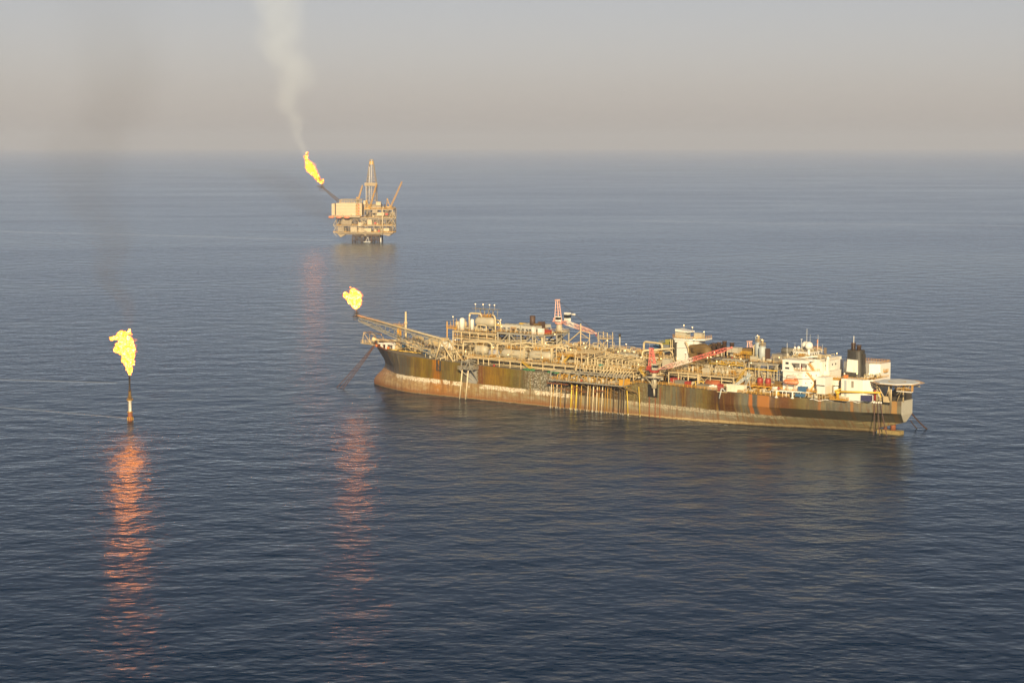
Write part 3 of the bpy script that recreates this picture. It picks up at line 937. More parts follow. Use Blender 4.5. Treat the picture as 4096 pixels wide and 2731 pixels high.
# rusty apron at the bow tip and shade-darkened decking aft of the tanks
mb = MB()
vs = []
aU = [-99.5, -97, -93, -88, -84]
for u0 in aU:
    h = lerp_tab(HBD, u0) - .3
    vs += [(u0, CV - h, deckz(u0) - .02), (u0, CV + h, deckz(u0) - .02)]
mb.add(vs, [(2 * i, 2 * i + 2, 2 * i + 3, 2 * i + 1) for i in range(len(aU) - 1)])
mb.build('bow_apron', paint('red_oxide', (0.26, 0.075, 0.035), (0.30, 0.16, 0.08), 0.4, 0.7, 0.4), ship)
mb = MB()
vs = []
aU = [108, 124, 140, 160, 180, 200]
for u0 in aU:
    vs += [(u0, 1.0, deckz(u0) - .02), (u0, 34, deckz(u0) - .02)]
mb.add(vs, [(2 * i, 2 * i + 2, 2 * i + 3, 2 * i + 1) for i in range(len(aU) - 1)])
mb.build('storage_deck', deck_shaded, ship)
# recess shade painted as a black plate, and fender rails under the near crane
MB().box(123.4, 129.8, -.3, .1, 11.2, 18.2).build('recess_shade', paint('recess_black', (.012, .011, .010), (.03, .02, .015), .4, .8, .5), ship)
MB().box(124.2, 124.6, -.35, 0, .2, 11.3).box(128.2, 128.6, -.35, 0, .2, 11.3).box(131.3, 131.7, -.35, 0, -.2, 17).build('guide_rail', rust, ship)
MB().box(169.1, 169.4, -.05 + 3.0, 3.2, 0, 17).build('draught_strip', dark_m, ship)
# bulwark at the bow
mb = MB()
for s in (-1, 1):
    pts_ = [-99.4, -97, -94, -90, -86, -80, -74]
    for a, b in zip(pts_, pts_[1:]):
        ha, hb_ = lerp_tab(HBD, a), lerp_tab(HBD, b)
        za, zb_ = deckz(a), deckz(b)
        ka, kb = (1.4 if a < -84 else .7), (1.4 if b < -84 else .7)
        y0, y1 = CV + s * (ha - .15), CV + s * (hb_ - .15)
        mb.add([(a, y0, za - .1), (b, y1, zb_ - .1), (b, y1, zb_ + kb), (a, y0, za + ka), (a, y0 - s * .25, za - .1), (b, y1 - s * .25, zb_ - .1), (b, y1 - s * .25, zb_ + kb), (a, y0 - s * .25, za + ka)],
               [(0, 1, 2, 3), (7, 6, 5, 4), (3, 2, 6, 7)])
mb.build('bulwark', rust, ship)
# stern skeg block and rudder stock
MB().box(252.5, 265.5, 22.6, 27.4, -5, 1.9).build('rudder', paint('weed_growth', (.30, .22, .08), (.10, .07, .02), .7, .8, .5), ship)
MB().bar((256, 25, 1.5), (256, 25, 6.5), 1.0, 8).bar((260.5, 25, 1.5), (260.5, 25, 7), 1.5, 8).bar((252.4, 25, 1.0), (252.4, 25, 3), .6, 6).build('rudder_stock', rust, ship)
# raised stern housing
MB().box(259, 267.6, 20.5, 31.5, 18.0, 22.4).box(262, 267, 21.5, 30, 22.4, 23.6).build('mooring_house', dark_m, ship)

# ---------------------------------------------------------------- flare boom
fb = tag(empty('flare_boom', (0, 0, 0), 0, ship))
tipz = 42.6
A_ = Vector((-95.5, 5, 43.0)); B_ = Vector((-27, 5, 32.2))
mb = MB().truss(B_, A_, 7.0, 2.6, 10.0, 2.0, 9, 0.32, 0.17)
mb.build('truss', steel2, fb)
mb = MB()
w = Vector((0, 1.5, 0))
mb.add([B_ - w + Vector((0, 0, .6)), A_ - w + Vector((0, 0, .6)), A_ + w + Vector((0, 0, .6)), B_ + w + Vector((0, 0, .6))], [(0, 1, 2, 3)])
mb.rail([A_ - w + Vector((0, 0, .6)), B_ - w + Vector((0, 0, .6))], 1.2, 3.0, .06)
mb.rail([A_ + w + Vector((0, 0, .6)), B_ + w + Vector((0, 0, .6))], 1.2, 3.0, .06)
mb.build('walkway', steel2, fb)
mb = MB().bar(A_ + Vector((-3, -.9, 1.6)), B_ + Vector((0, -.9, 1.2)), .32, 8).bar(A_ + Vector((-3, .9, 1.6)), B_ + Vector((0, .9, 1.2)), .22, 8)
mb.build('gas_pipe', pipe_m, fb)
mb = MB()
for s in (-1, 1):
    mb.bar((-27, 5 + 3.7 * s, 33), (-31, 5 + 4.3 * s, 21.3), .5, 6)
    mb.bar((-27, 5 + 3.7 * s, 33), (-17, 5 + 4.3 * s, 21.2), .55, 6)
    mb.bar((-31, 5 + 4.3 * s, 22), (-26, 5, 23.2), .28)
    mb.bar((-29, 5 + 4 * s, 27.5), (-29, 5, 26), .2)
mb.bar((-27, 1.3, 33), (-27, 8.7, 33), .45).bar((-29, 1, 27.5), (-29, 9, 27.5), .25)
mb.bar((-27, 5, 23.4), (-60, 5, 31.3), .28).bar((-27, 5, 23), (-27, 5, 33), .3)
mb.box(-28.5, -25.5, 3, 7, 32.8, 34.6)
mb.build('support_frame', steel, fb)
mb = MB().lathe((-98.5, 5, 43.4), [(0, 2.4), (.25, 2.4)], 'z', 8)
ring = [(-98.5 + 2.3 * math.cos(k * math.pi / 4), 5 + 2.3 * math.sin(k * math.pi / 4), 43.7) for k in range(9)]
mb.rail(ring, 1.3, 1.5, .07)
mb.bar((-98.5, 5, 43.5), (-98.5, 5, 47.2), .55, 10)
for k in range(4):
    a = math.pi / 4 + k * math.pi / 2
    mb.bar((-98.5 + 1.4 * math.cos(a), 5 + 1.4 * math.sin(a), 43.5), (-98.5 + 1.4 * math.cos(a), 5 + 1.4 * math.sin(a), 48.2), .13)
    mb.bar((-98.5, 5, 44.2), (-98.5 + 1.4 * math.cos(a), 5 + 1.4 * math.sin(a), 46.6), .1)
mb.lathe((-98.5, 5, 46), [(0, 1.5), (.2, 1.5)], 'z', 8)
mb.build('flare_tip', dark_m, fb)
mb = MB().bar((-101, 5, 41.4), (-95.5, 5, 43), .3).bar((-101, 5, 41.4), (-101, 5, 43.4), .2).bar((-101, 3.5, 43.4), (-95.5, 3.4, 43.3), .22).bar((-101, 6.5, 43.4), (-95.5, 6.6, 43.3), .22)
mb.build('tip_bracket', dark_m, fb)

# ---------------------------------------------------------------- bow fittings
mb = MB().box(-109.5, -101, 20.5, 27, 24.9, 25.3)
mb.rail([(-101, 20.5, 25.3), (-109.3, 20.5, 25.3), (-109.3, 27, 25.3), (-101, 27, 25.3)], 1.6, 1.8, .12)
mb.bar((-108, 20.6, 25), (-107, 20.6, 32), .25).bar((-107, 20.6, 32), (-98, 20.6, 31.2), .28).bar((-108, 26.8, 25), (-107, 26.8, 32), .25).bar((-107, 26.8, 32), (-98, 26.8, 31.2), .28)
mb.bar((-107, 20.6, 32), (-107, 26.8, 32), .25).bar((-98, 20.6, 31.2), (-98, 26.8, 31.2), .25).bar((-98, 20.6, 31.2), (-93, 20.6, 25), .28).bar((-98, 26.8, 31.2), (-93, 26.8, 25), .28)
mb.bar((-107, 20.6, 32), (-101, 20.6, 25.5), .2).bar((-101, 20.6, 25.5), (-98, 20.6, 31.2), .2).bar((-107, 26.8, 32), (-98, 20.6, 31.2), .16)
mb.bar((-109, 21, 25), (-97, 23, 24), .3).bar((-109, 26, 25), (-97, 26, 24), .3)
mb.build('bow_platform', steel, ship)
mb = MB().lathe((-100, 22, 28), [(0, 1.0), (.3, 1.9), (1.2, 1.9), (1.5, 1.0), (3, .9), (36, .9), (36.2, .3)], 'x', 14)
for k in range(7):
    mb.bar((-96 + 5 * k, 22, 25), (-96 + 5 * k, 22, 28), .22)
    mb.bar((-96 + 5 * k, 20.5, 24), (-96 + 5 * k, 22, 27), .18)
mb.bar((-95, 20.4, 25.6), (-66, 20.4, 25.2), .3, 6)
mb.build('loading_pipe', pipe_m, ship)
MB().bar((-92, 19, 25.7), (-82, 19, 25.9), .6, 8).box(-90, -88, 18, 19.8, 25, 26.6).build('hose', red_m, ship)
mb = MB()
for k, (u, v, h) in enumerate([(-84, 12, 3.2), (-80, 12, 3.4), (-75, 13, 3.0), (-81, 17, 3.2)]):
    mb.box(u - .6, u + .6, v - .6, v + .6, 24, 24 + h)
mb.box(-86, -74, 11, 14, 26.8, 27.5).box(-83, -78, 13, 18, 27.0, 27.7)
mb.build('mooring_bollards', white_m, ship)
mb = MB()
for u, v in ((-91, 15), (-76, 9)):
    mb.lathe((u, v, 24.4), [(0, .9), (.9, .8), (1.1, 1.1), (1.4, 1.1)], 'z', 10)
mb.build('roller', orange_m, ship)
MB().path([(-75, 8, 24.4), (-68, 8.5, 24.2), (-64, 7.5, 24), (-60, 9, 23.9), (-56, 10, 23.5), (-52, 12, 23.1)], .28).build('rope', yellow_b, ship)
MB().box(-67, -64.5, 8, 9.6, 24, 25).build('valve_box', brown_m, ship)
MB().box(-95.8, -92.6, 25.4, 27.0, 17.2, 20.2).build('fairlead', dark_m, ship)
# forward mast and posts
mb = MB().bar((-75.5, 25, 24), (-75.5, 25, 46.5), .95, 10, .55)
mb.bar((-75.5, 25, 38.6), (-75.5, 25, 40.2), 1.02, 10, 1.0)
mb.build('mast', pipe_m, ship)
mb = MB().box(-82, -80, 24, 26, 24, 37.2).box(-84, -78, 23, 27, 37.2, 37.6)
mb.rail([(-84, 23, 37.6), (-78, 23, 37.6), (-78, 27, 37.6)], 1.2, 2, .1).bar((-81, 25, 37), (-81, 25, 40), .14)
mb.build('lookout_tower', yellow_m, ship)
rnd = random.Random(3)
mb = MB()
for k in range(34):
    u = rnd.uniform(-84, -38)
    v = rnd.uniform(14, 36)
    z = deckz(u)
    h = rnd.uniform(1, 4.5)
    c = rnd.random()
    if c < .5:
        mb.box(u, u + rnd.uniform(1, 3.5), v, v + rnd.uniform(1, 3), z, z + h * .6)
    elif c < .8:
        mb.lathe((u, v, z), [(0, .9), (h * .7, .9), (h * .7 + .5, .3)], 'z', 10)
    else:
        mb.bend([(u, v, z), (u, v, z + h), (u + rnd.uniform(2, 8), v, z + h), (u + 8.5, v, z)], .22, 6)
mb.build('deck_machinery', steel, ship)
mb = MB()
for s in range(5):
    mb.bar((-86 + s, 30 + s * 1.3, 27.2 + .4 * s), (-34, 30 + s * 1.3, 26.5 + .4 * s), .22, 6)
for k in range(9):
    u = -84 + 6 * k
    mb.bar((u, 30, deckz(u)), (u, 30, 27.5), .2).bar((u, 36, deckz(u)), (u, 36, 29.4), .2).bar((u, 30, 27), (u, 36, 29), .18)
mb.build('pipe_rack', pipe_m, ship)
mb = MB()
for k in range(8):
    u = -80 + 5.6 * k
    mb.lathe((u, 25 + (k % 3) * 2, deckz(u) + .8), [(0, 1.3), (.2, 1.3), (.21, .6), (2.4, .6), (2.41, 1.3), (2.6, 1.3)], 'y', 12)
mb.build('winch', brown_m, ship)
MB().box(-78, -71, 19, 22, 24, 28.2).rail([(-78, 19, 28.2), (-71, 19, 28.2)], 1.1, 2, .08).build('winch_cabin', steel, ship)
MB().box(-73.5, -70, 17.5, 18.8, 25, 28).build('blue_cover', blue_m, ship)
MB().lathe((-48, 14, 22.3), [(0, 1.4), (2.6, 1.4), (3.1, .6)], 'z', 12).box(-53, -49, 15, 17, 22, 25).build('chemical_tank', blue_m, ship)
mb = MB().box(-66, -60, 20, 24, 23.4, 32).box(-58, -50, 26, 30, 23, 31.4)
mb.rail([(-66, 20, 32), (-60, 20, 32)], 1.1, 2, .08).rail([(-58, 26, 31.4), (-50, 26, 31.4)], 1.1, 2, .08)
mb.bar((-66, 20, 24), (-60, 20, 32), .2).bar((-58, 26, 23), (-50, 26, 31), .2)
mb.build('deck_cabin', steel, ship)

# ---------------------------------------------------------------- topsides: frames, pipes and vessels
rg = random.Random(11)
def rails_round(mb, u0, u1, v0, v1, z, h=1.3):
    mb.rail([(u0, v0, z), (u1, v0, z), (u1, v1, z), (u0, v1, z), (u0, v0, z)], h, 2.4, .07)

def clutter(parent, u0, u1, v0, v1, z, n, hmax=4.5, seed=0, dens=1.0):
    """small plant standing on a deck: pots, pumps, valves and looped lines"""
    r = random.Random(seed)
    a, c, d, e = MB(), MB(), MB(), MB()
    for k in range(n):
        u, v = r.uniform(u0, u1), r.uniform(v0, v1)
        h = r.uniform(.9, hmax)
        t = r.random()
        if t < .17:
            rr = r.uniform(.4, .95)
            c.lathe((u, v, z), [(0, rr * .8), (.25, rr), (h * .8, rr), (h * .95, rr * .55), (h, .12)], 'z', 10)
        elif t < .27:
            L = r.uniform(2, 4.5)
            rr = r.uniform(.45, .9)
            c.lathe((u, v, z + rr + .5), [(0, .1), (rr * .4, rr * .85), (rr, rr), (L - rr, rr), (L - rr * .4, rr * .85), (L, .1)], 'x', 10)
            d.box(u + L * .2, u + L * .3, v - rr * .6, v + rr * .6, z, z + .9).box(u + L * .7, u + L * .8, v - rr * .6, v + rr * .6, z, z + .9)
        elif t < .55:
            L = r.uniform(1.5, 7) * r.choice((-1, 1))
            w = r.uniform(.12, .3)
            if r.random() < .6:
                a.bend([(u, v, z), (u, v, z + h), (u + L, v, z + h), (u + L, v, z)], w, 6)
            else:
                a.bend([(u, v, z), (u, v, z + h), (u, v + L * .8, z + h), (u, v + L * .8, z)], w, 6)
        elif t < .66:
            a.bar((u, v, z), (u, v, z + h * 1.25), r.uniform(.1, .2), 6)
        elif t < .80:
            w, l = r.uniform(.6, 1.9), r.uniform(.6, 2.4)
            (d if r.random() < .45 else c).box(u, u + l, v, v + w, z, z + h * .55)
        elif t < .90:
            w, l = r.uniform(1.2, 2.5), r.uniform(1.5, 4)
            e.box(u, u + l, v, v + w, z + h * .6, z + h * .6 + .12)
            rails_round(e, u, u + l, v, v + w, z + h * .6, 1.0)
            for x, y in ((u, v), (u + l, v), (u, v + w), (u + l, v + w)):
                e.bar((x, y, z), (x, y, z + h * .6), .09)
        else:
            l = r.uniform(2, 5)
            for j in range(3):
                a.bar((u, v + j * .5, z + .6), (u + l, v + j * .5, z + .6), .14, 5)
            d.ball((u + l / 2, v, z + .9), .5, 6, 4)
    for mb, nm, mt in ((a, 'pipework', pipe_m), (c, 'process_pot', tank_m), (d, 'pump_gear', dark_m), (e, 'access_platform', yellow_m)):
        if mb.f:
            mb.build(nm, mt, parent)

def module(name, u0, u1, v0, v1, z0, tiers, bays, vb=2, col=.42, beam=.38, mat=None, brace='x', deck=True, fill=True, rail=True, seed=0, label=None, pipes=5, par=None, deckmat=None):
    """open steel frame: columns, floor beams, bracing, gratings and the lines that run through it"""
    mat = mat or steel
    m = MB()
    us = [u0 + (u1 - u0) * k / bays for k in range(bays + 1)]
    vv = [v0 + (v1 - v0) * k / vb for k in range(vb + 1)]
    top = tiers[-1]
    for u in us:
        for v in vv:
            m.bar((u, v, z0), (u, v, top), col)
    for z in tiers:
        for v in vv:
            m.box(u0 - .3, u1 + .3, v - beam / 2, v + beam / 2, z - beam * 2, z)
        for u in us:
            m.box(u - beam / 2, u + beam / 2, v0, v1, z - beam * 1.6, z - .03)
    zz = [z0] + list(tiers)
    for k in range(bays):
        a, b = us[k], us[k + 1]
        for i in range(len(zz) - 1):
            if brace == 'w':
                mid = (a + b) / 2
                p, q = ((a, zz[i]), (b, zz[i + 1])) if k % 2 == 0 else ((b, zz[i]), (a, zz[i + 1]))
                m.bar((p[0], v0, p[1]), (q[0], v0, q[1]), col * .8)
                m.bar((p[0], v1, p[1]), (q[0], v1, q[1]), col * .8)
            elif brace == 'x' and (k + i) % 3 == 0:
                m.bar((a, v0, zz[i]), (b, v0, zz[i + 1]), col * .55)
                m.bar((b, v0, zz[i]), (a, v0, zz[i + 1]), col * .55)
    for i in range(len(zz) - 1):
        m.bar((u1, v0, zz[i]), (u1, v1, zz[i + 1]), col * .6)
    o = m._link(name, mat, par or ship)
    if label:
        o['label'] = label
    if deck:
        d = MB()
        for z in tiers:
            d.box(u0 + .05, u1 - .05, v0 + .25, v1 - .25, z + .01, z + .10)
        d.build('grating', deckmat or deck_m, o)
    if rail:
        r = MB()
        for z in tiers:
            rails_round(r, u0, u1, v0 - .15, v1 + .15, z + .1)
        r.build('railing', yellow_m, o)
    if fill:
        p = MB()
        dk = MB()
        for i in range(len(zz) - 1):
            za, zb_ = zz[i], zz[i + 1]
            for k in range(pipes):
                v = rg.uniform(v0 + .4, v0 + (v1 - v0) * .6)
                z = rg.uniform(za + .6, zb_ - 1.0)
                p.bar((u0 + rg.uniform(0, 3), v, z), (u1 - rg.uniform(0, 3), v, z), rg.uniform(.12, .38), 6)
            for k in range(int((u1 - u0) / 2.6)):
                u = rg.uniform(u0 + .5, u1 - .5)
                v = rg.uniform(v0 + .3, v1 - 2)
                if rg.random() < .6:
                    p.bar((u, v, za), (u, v, zb_ - .4), rg.uniform(.12, .35), 6)
                else:
                    w = rg.uniform(.8, 2.6)
                    dk.box(u, u + w, v, v + rg.uniform(1, 3), za + .1, za + rg.uniform(1, min(4, zb_ - za - .5)))
        p.build('pipework', pipe_m, o)
        dk.build('equipment', dark_m, o)
    if seed:
        clutter(o, u0 + 1, u1 - 2, v0 + .8, v1 - 1.5, top + .1, seed, 4.0, seed * 7 + int(u0))
    return o

def stairs(mb, a, b, w=1.0):
    a, b = Vector(a), Vector(b)
    s = Vector((0, w / 2, 0))
    mb.bar(a - s, b - s, .18).bar(a + s, b + s, .18)
    k = int((b - a).length / .9)
    for j in range(k + 1):
        p = a.lerp(b, j / k)
        mb.bar(p - s, p + s, .10)
    mb.bar(a - s + Vector((0, 0, 1.1)), b - s + Vector((0, 0, 1.1)), .07)
    mb.bar(a + s + Vector((0, 0, 1.1)), b + s + Vector((0, 0, 1.1)), .07)

# --- near tank deck
td = module('tank_deck', -8, 72, 3.2, 15, 20.0, [24.6], 10, 1, .34, .34, brace='n', rail=True, pipes=6, fill=True)
def vessel(parent, x0, x1, v, z, r, mat=tank_m, gear=True, name='pressure_vessel'):
    o = MB().vessel(x0, x1, v, z, r).build(name, mat, parent)
    s = MB()
    for t in (.22, .78):
        x = x0 + (x1 - x0) * t
        s.box(x - .25, x + .25, v - r * .75, v + r * .75, z - r - .9, z - r * .35)
    s.build('saddle', steel2, parent)
    if gear:
        g = MB()
        x0_, x1_ = x0 + (x1 - x0) * .18, x0 + (x1 - x0) * .80
        g.box(x0_, x1_, v - r * .5, v + r * .5, z + r * 1.03, z + r * 1.03 + .12)
        rails_round(g, x0_, x1_, v - r * .5, v + r * .5, z + r * 1.05, 1.1)
        for k in range(4):
            x = x0_ + (x1_ - x0_) * (k + .5) / 4
            g.lathe((x, v, z + r), [(0, .35), (.9, .35), (1.0, .6), (1.2, .6), (1.3, .25), (2.0, .25)], 'z', 8)
        g.build('top_platform', yellow_m, parent)
    return o
vessel(td, -7.2, 2.6, 9.5, 28.6, 2.9)
vessel(td, 4.2, 11.6, 8.6, 27.4, 2.1, paint('grey_tank', (.36, .36, .38), (.3, .24, .16), .3, .5, .3), gear=False)
vessel(td, 9.6 + 4, 31.8, 9.5, 27.7, 2.85)
vessel(td, 34.0, 51.0, 9.5, 28.0, 3.0)
mb = MB()
mb.bend([(-12, 4, 24.7), (-12, 4, 33.2), (4, 5, 34.0), (9, 5, 33.4), (9, 5, 25)], .52, 10)
mb.bend([(-16, 8, 32), (-6, 8, 34.4), (22, 10, 33.5), (34, 10, 35.2)], .32, 8)
mb.bend([(-12, 3.6, 24.9), (-8, 3.6, 24.9), (28, 3.6, 25.2)], .3, 8)
for u in (13, 23, 30, 33, 45, 53, 56):
    h = 32.5 + (u % 3) * .6
    mb.bend([(u, 5.5, 24.8), (u, 5.5, h), (u + 4, 6.5, h + .3), (u + 4.4, 9, h + .2), (u + 4.4, 9, 27)], .3, 8)
for u in (-3, 2.6, 12.6, 32.6, 52.8):
    mb.bar((u, 5, 24.7), (u, 5, 33), .2, 6).bar((u + .8, 12, 24.7), (u + .8, 12, 33), .2, 6).bar((u, 5, 33), (u + .8, 12, 33), .2, 6)
for z in (33.2, 34.3, 35.2):
    mb.bar((-18, 12.5, z), (58, 12.5, z - .8), .2, 6)
mb.build('process_pipe', pipe_m, td)
clutter(td, 53, 70, 4.5, 14, 24.7, 44, 5.5, 51)
clutter(td, -7, 66, 11.5, 15, 24.7, 46, 6.5, 52)
clutter(td, -7, 52, 3.6, 6.0, 24.7, 22, 2.6, 53)
mb = MB()
stairs(mb, (33.5, 2.2, 24.4), (42, 2.2, 18.9 + .9), 1.2)
stairs(mb, (116.5, 1.5, 26.0), (124, 1.5, 18.9), 1.4)
stairs(mb, (61, 5, 25), (66, 5, 30), 1.1)
mb.build('stairway', yellow_b, ship)

# --- central pipe racks running fore and aft
for (a, b, v0, v1, z0, tt, n, lab) in ((-26, 60, 16.2, 21.5, 20.5, [26.0, 29.6], 14, None), (60, 132, 17, 24, 19.0, [24.4, 28.6], 12, None), (132, 192, 16.5, 22, 18, [23.5, 27.2], 9, None)):
    o = module('pipe_rack', a, b, v0, v1, z0, tt, n, 1, .3, .3, brace='n', rail=False, deck=False, pipes=9)
    p = MB()
    for z in tt:
        k = int((v1 - v0) / .62)
        for j in range(k):
            if rg.random() < .88:
                r_ = rg.choice((.13, .17, .22, .3))
                s = a - rg.uniform(0, 4)
                e = b + rg.uniform(-6, 3)
                y = v0 + .4 + j * .62
                p.bar((s, y, z + r_ + .05), (e, y, z + r_ + .05), r_, 6)
    for j in range(int((b - a) / 7)):
        u = a + 3 + j * 7 + rg.uniform(-2, 2)
        y = v0 + rg.uniform(.4, 3)
        p.bend([(u, y, tt[-1] + .5), (u, y, tt[-1] + 2.4), (u + rg.uniform(1.5, 4), y, tt[-1] + 2.4), (u + 4, y, tt[-1] + .5)], .2, 6)
    p.build('header_pipe', pipe_m, o)

# --- tall forward module with the big separator on top
m1 = module('separator_module', -36.5, -3.5, 24, 44, 20.8, [25.5, 29.3, 33.0, 37.0], 5, 2, .42, .42, brace='n', pipes=10, seed=30)
vessel(m1, -23.5, -8.2, 30.5, 43.0, 3.1, tank_m)
mb = MB()
mb.bend([(-26.0, 27, 37), (-26.0, 27, 48.0), (-18, 28, 48.0), (-18, 29, 45.5)], .5, 10)
mb.bend([(-10, 28, 48), (-6.2, 27, 47.2), (-5.8, 27, 43), (-5.8, 27, 37)], .5, 10)
mb.bend([(-8, 30, 44.6), (-3.6, 29, 44.4), (-3.6, 29, 37)], .45, 10)
mb.bend([(-19, 25.6, 37.1), (-19, 25.6, 41.5), (-11.6, 25.6, 41.2), (-11.6, 25.6, 37)], .36, 8)
for x in (-21, -17, -14):
    mb.bend([(x, 26.6, 37), (x, 26.6, 39.5), (x + 1.6, 26.6, 39.5), (x + 1.6, 26.6, 37)], .28, 8)
mb.build('process_pipe', pipe_m, m1)
mb = MB()
for k in range(10):
    u = -23 + k * 1.65
    mb.bar((u, 29.5 + (k % 2) * 2.6, 46.2), (u, 29.5 + (k % 2) * 2.6, 50.6 - k * .05), .17, 6)
mb.box(-25.5, -7.0, 28.6, 33.5, 50.7, 50.85)
mb.build('canopy', steel2, m1)
for nm, u, v, h, r in (('column_vessel', -34.2, 30, 7.6, 1.6), ('column_vessel', -29.5, 34, 6.8, 1.2)):
    MB().lathe((u, v, 37), [(0, r), (h - .9, r), (h - .3, r * .7), (h, .15)], 'z', 14).build(nm, white_m, m1)
m1y = MB().box(-52, -37, 36, 46, 36.6, 37.0)
rails_round(m1y, -52, -37, 36, 46, 37, 1.4)
m1y.bar((-51.5, 36.3, 21.5), (-51.5, 36.3, 41), .4).bar((-45, 36.3, 21.5), (-45, 36.3, 37), .35)
for k in range(6):
    m1y.bar((-50 + 2.4 * k, 38, 37), (-50 + 2.4 * k, 38, 41 + (k % 3)), .14)
m1y.build('cantilever_deck', yellow_m, m1)
mb = MB()
mb.lathe((-46, 40, 37.4), [(0, 1.5), (3.3, 1.5), (3.8, .6)], 'z', 12).lathe((-42.5, 41, 37.4), [(0, 1.3), (3.1, 1.3), (3.6, .6)], 'z', 12).lathe((-39.5, 39, 37.4), [(0, 1.6), (3.6, 1.6), (4.1, .6)], 'z', 12)
mb.build('filter_pot', tank_m, m1)
MB().box(-50, -41, 28, 35, 21.5, 30).build('white_cabin', white_m, ship)

# --- compressor module with coolers on the roof
m2 = module('cooler_module', 0, 35, 22, 46, 20.5, [30.2, 38.4], 4, 2, .6, .5, mat=steel2, brace='w', pipes=9, seed=26)
def cooler(u0, u1, v0, v1, z):
    o = MB()
    o.box(u0, u1, v0, v1, z + 2.6, z + 4.4)
    n = 4
    for k in range(n + 1):
        u = u0 + (u1 - u0) * k / n
        for v in (v0, v1):
            o.bar((u, v, z), (u, v, z + 2.7), .22)
        if k < n:
            u2 = u0 + (u1 - u0) * (k + 1) / n
            o.bar((u, v0, z + 2.6), (u2, v0, z), .12).bar((u2, v0, z + 2.6), (u, v0, z), .12)
    for k in range(n // 2):
        o.box(u0 + (u1 - u0) * (2 * k + .9) / n, u0 + (u1 - u0) * (2 * k + 1.3) / n, v0 - .2, v0 + .3, z + 1.0, z + 2.6)
    ob = o.build('air_cooler', paint('cooler_grey', (.50, .48, .40), (.4, .3, .15), .3, .5, .3), m2)
    f = MB()
    for k in range(n):
        c = u0 + (u1 - u0) * (k + .5) / n
        f.lathe((c, (v0 + v1) / 2, z + 4.4), [(0, min((u1 - u0) / n, v1 - v0) * .42), (.3, min((u1 - u0) / n, v1 - v0) * .42)], 'z', 12)
    f.build('fan_ring', steel2, ob)
cooler(0.5, 14.5, 25, 32, 38.5)
cooler(16, 27, 24, 30, 38.5)
cooler(9, 24, 35, 43, 38.5)
mb = MB().box(22, 25, 33, 36, 38.5, 45).lathe((17, 34, 41), [(0, 1.7), (7.2, 1.7), (7.3, 1.4)], 'z', 14)
mb.build('exhaust_stack', stack_m, m2)
MB().box(20, 24, 31, 36, 38.6, 44).build('duct', brown_m, m2)
MB().box(25, 27, 22.6, 24.4, 38.6, 42.6).box(29.5, 33, 22.6, 24.6, 38.6, 42.2).build('white_cabinet', white_m, m2)
MB().box(29.5, 34.4, 28, 30, 38.6, 41.0).build('red_shed', red_m, m2)
MB().box(0, 6, 43, 45, 41.6, 42.4).bar((3, 44, 38), (3, 44, 42), .3).box(-6.5, -1.5, 29, 32, 41.2, 42.2).bar((-4, 30, 37), (-4, 30, 41.5), .3).build('hoist_beam', yellow_b, m2)
mb = MB()
rails_round(mb, 27, 35.4, 22, 30, 30.5, 1.2)
mb.box(26, 36.5, 21.5, 31, 30.25, 30.5)
mb.build('side_walkway', yellow_m, m2)
mb = MB().lathe((32, 25, 30.5), [(0, 1.3), (3.4, 1.3), (4.0, .5)], 'z', 12)
mb.build('filter_pot', tank_m, m2)

# --- low far-side modules aft of the coolers
m3 = module('metering_module', 38, 78, 27, 46, 20, [26.5, 31.2], 7, 2, .36, .36, pipes=8, seed=34, brace='n')
mb = MB()
# crane rest: a braced trestle and a caged platform
mb.bar((52.5, 34, 31.2), (52.5, 34, 45.5), .42).bar((59, 34, 31.2), (59, 34, 41), .3).bar((52.5, 34, 41), (40, 34, 31.4), .38).bar((52.5, 34, 40), (59, 34, 36.8), .25).bar((59, 34, 36.8), (55, 34, 31.2), .2)
mb.bar((52.5, 34, 37.5), (59, 34, 37.2), .16).bar((52.5, 34, 41), (59, 34, 40.8), .2)
mb.box(66.5, 74, 31, 37, 37.6, 38)
rails_round(mb, 66.5, 74, 31, 37, 38, 1.5)
for x, y in ((67, 31.4), (73.6, 31.4), (67, 36.6), (73.6, 36.6)):
    mb.bar((x, y, 31.2), (x, y, 41.5), .28)
mb.bar((67, 31.4, 31.2), (73.6, 31.4, 37.4), .25).bar((73.6, 31.4, 31.2), (67, 31.4, 37.4), .2)
mb.bar((67, 31.4, 41.5), (73.6, 31.4, 41.2), .14)
mb.build('crane_rest', steel, m3)
MB().bar((80.5, 34, 31), (80.5, 34, 39.6), .45, 10).build('vent_post', tank_m, ship)
MB().lathe((80.5, 34, 39.4), [(0, .7), (1.6, .7)], 'z', 10).build('vent_cap', dark_m, ship)
m4 = module('grey_shelter_module', 78, 112, 28, 46, 19.6, [25.5, 29.6], 6, 2, .36, .36, pipes=7, seed=30, brace='n')
MB().box(70, 86, 25.4, 27, 24.2, 30.4).build('grey_panel', steel2, m4)
mb = MB()
mb.bend([(96, 36, 30), (96, 36, 37.4), (110, 34, 37.1), (110, 34, 30)], .62, 10)
mb.bend([(104.5, 22, 24), (104.5, 22, 33.8), (120, 33, 35.4), (121, 34, 31)], .58, 10)
mb.bend([(106, 30, 29.6), (109, 30, 33.5), (117, 32, 34), (120, 33, 29.6)], .35, 8)
mb.bend([(84, 30, 30), (84, 30, 33), (90, 30, 32.6), (90, 30, 30)], .4, 8)
mb.build('loop_pipe', pipe_m, m4)
mb = MB().vessel(84, 99, 26.5, 30.0, 1.5)
mb.build('grey_drum', steel2, m4)
MB().truss((108, 29, 29.8), (120, 29, 31.4), 2, 2, 2.6, 2.2, 5, .22, .16).build('truss_bridge', steel, m4)
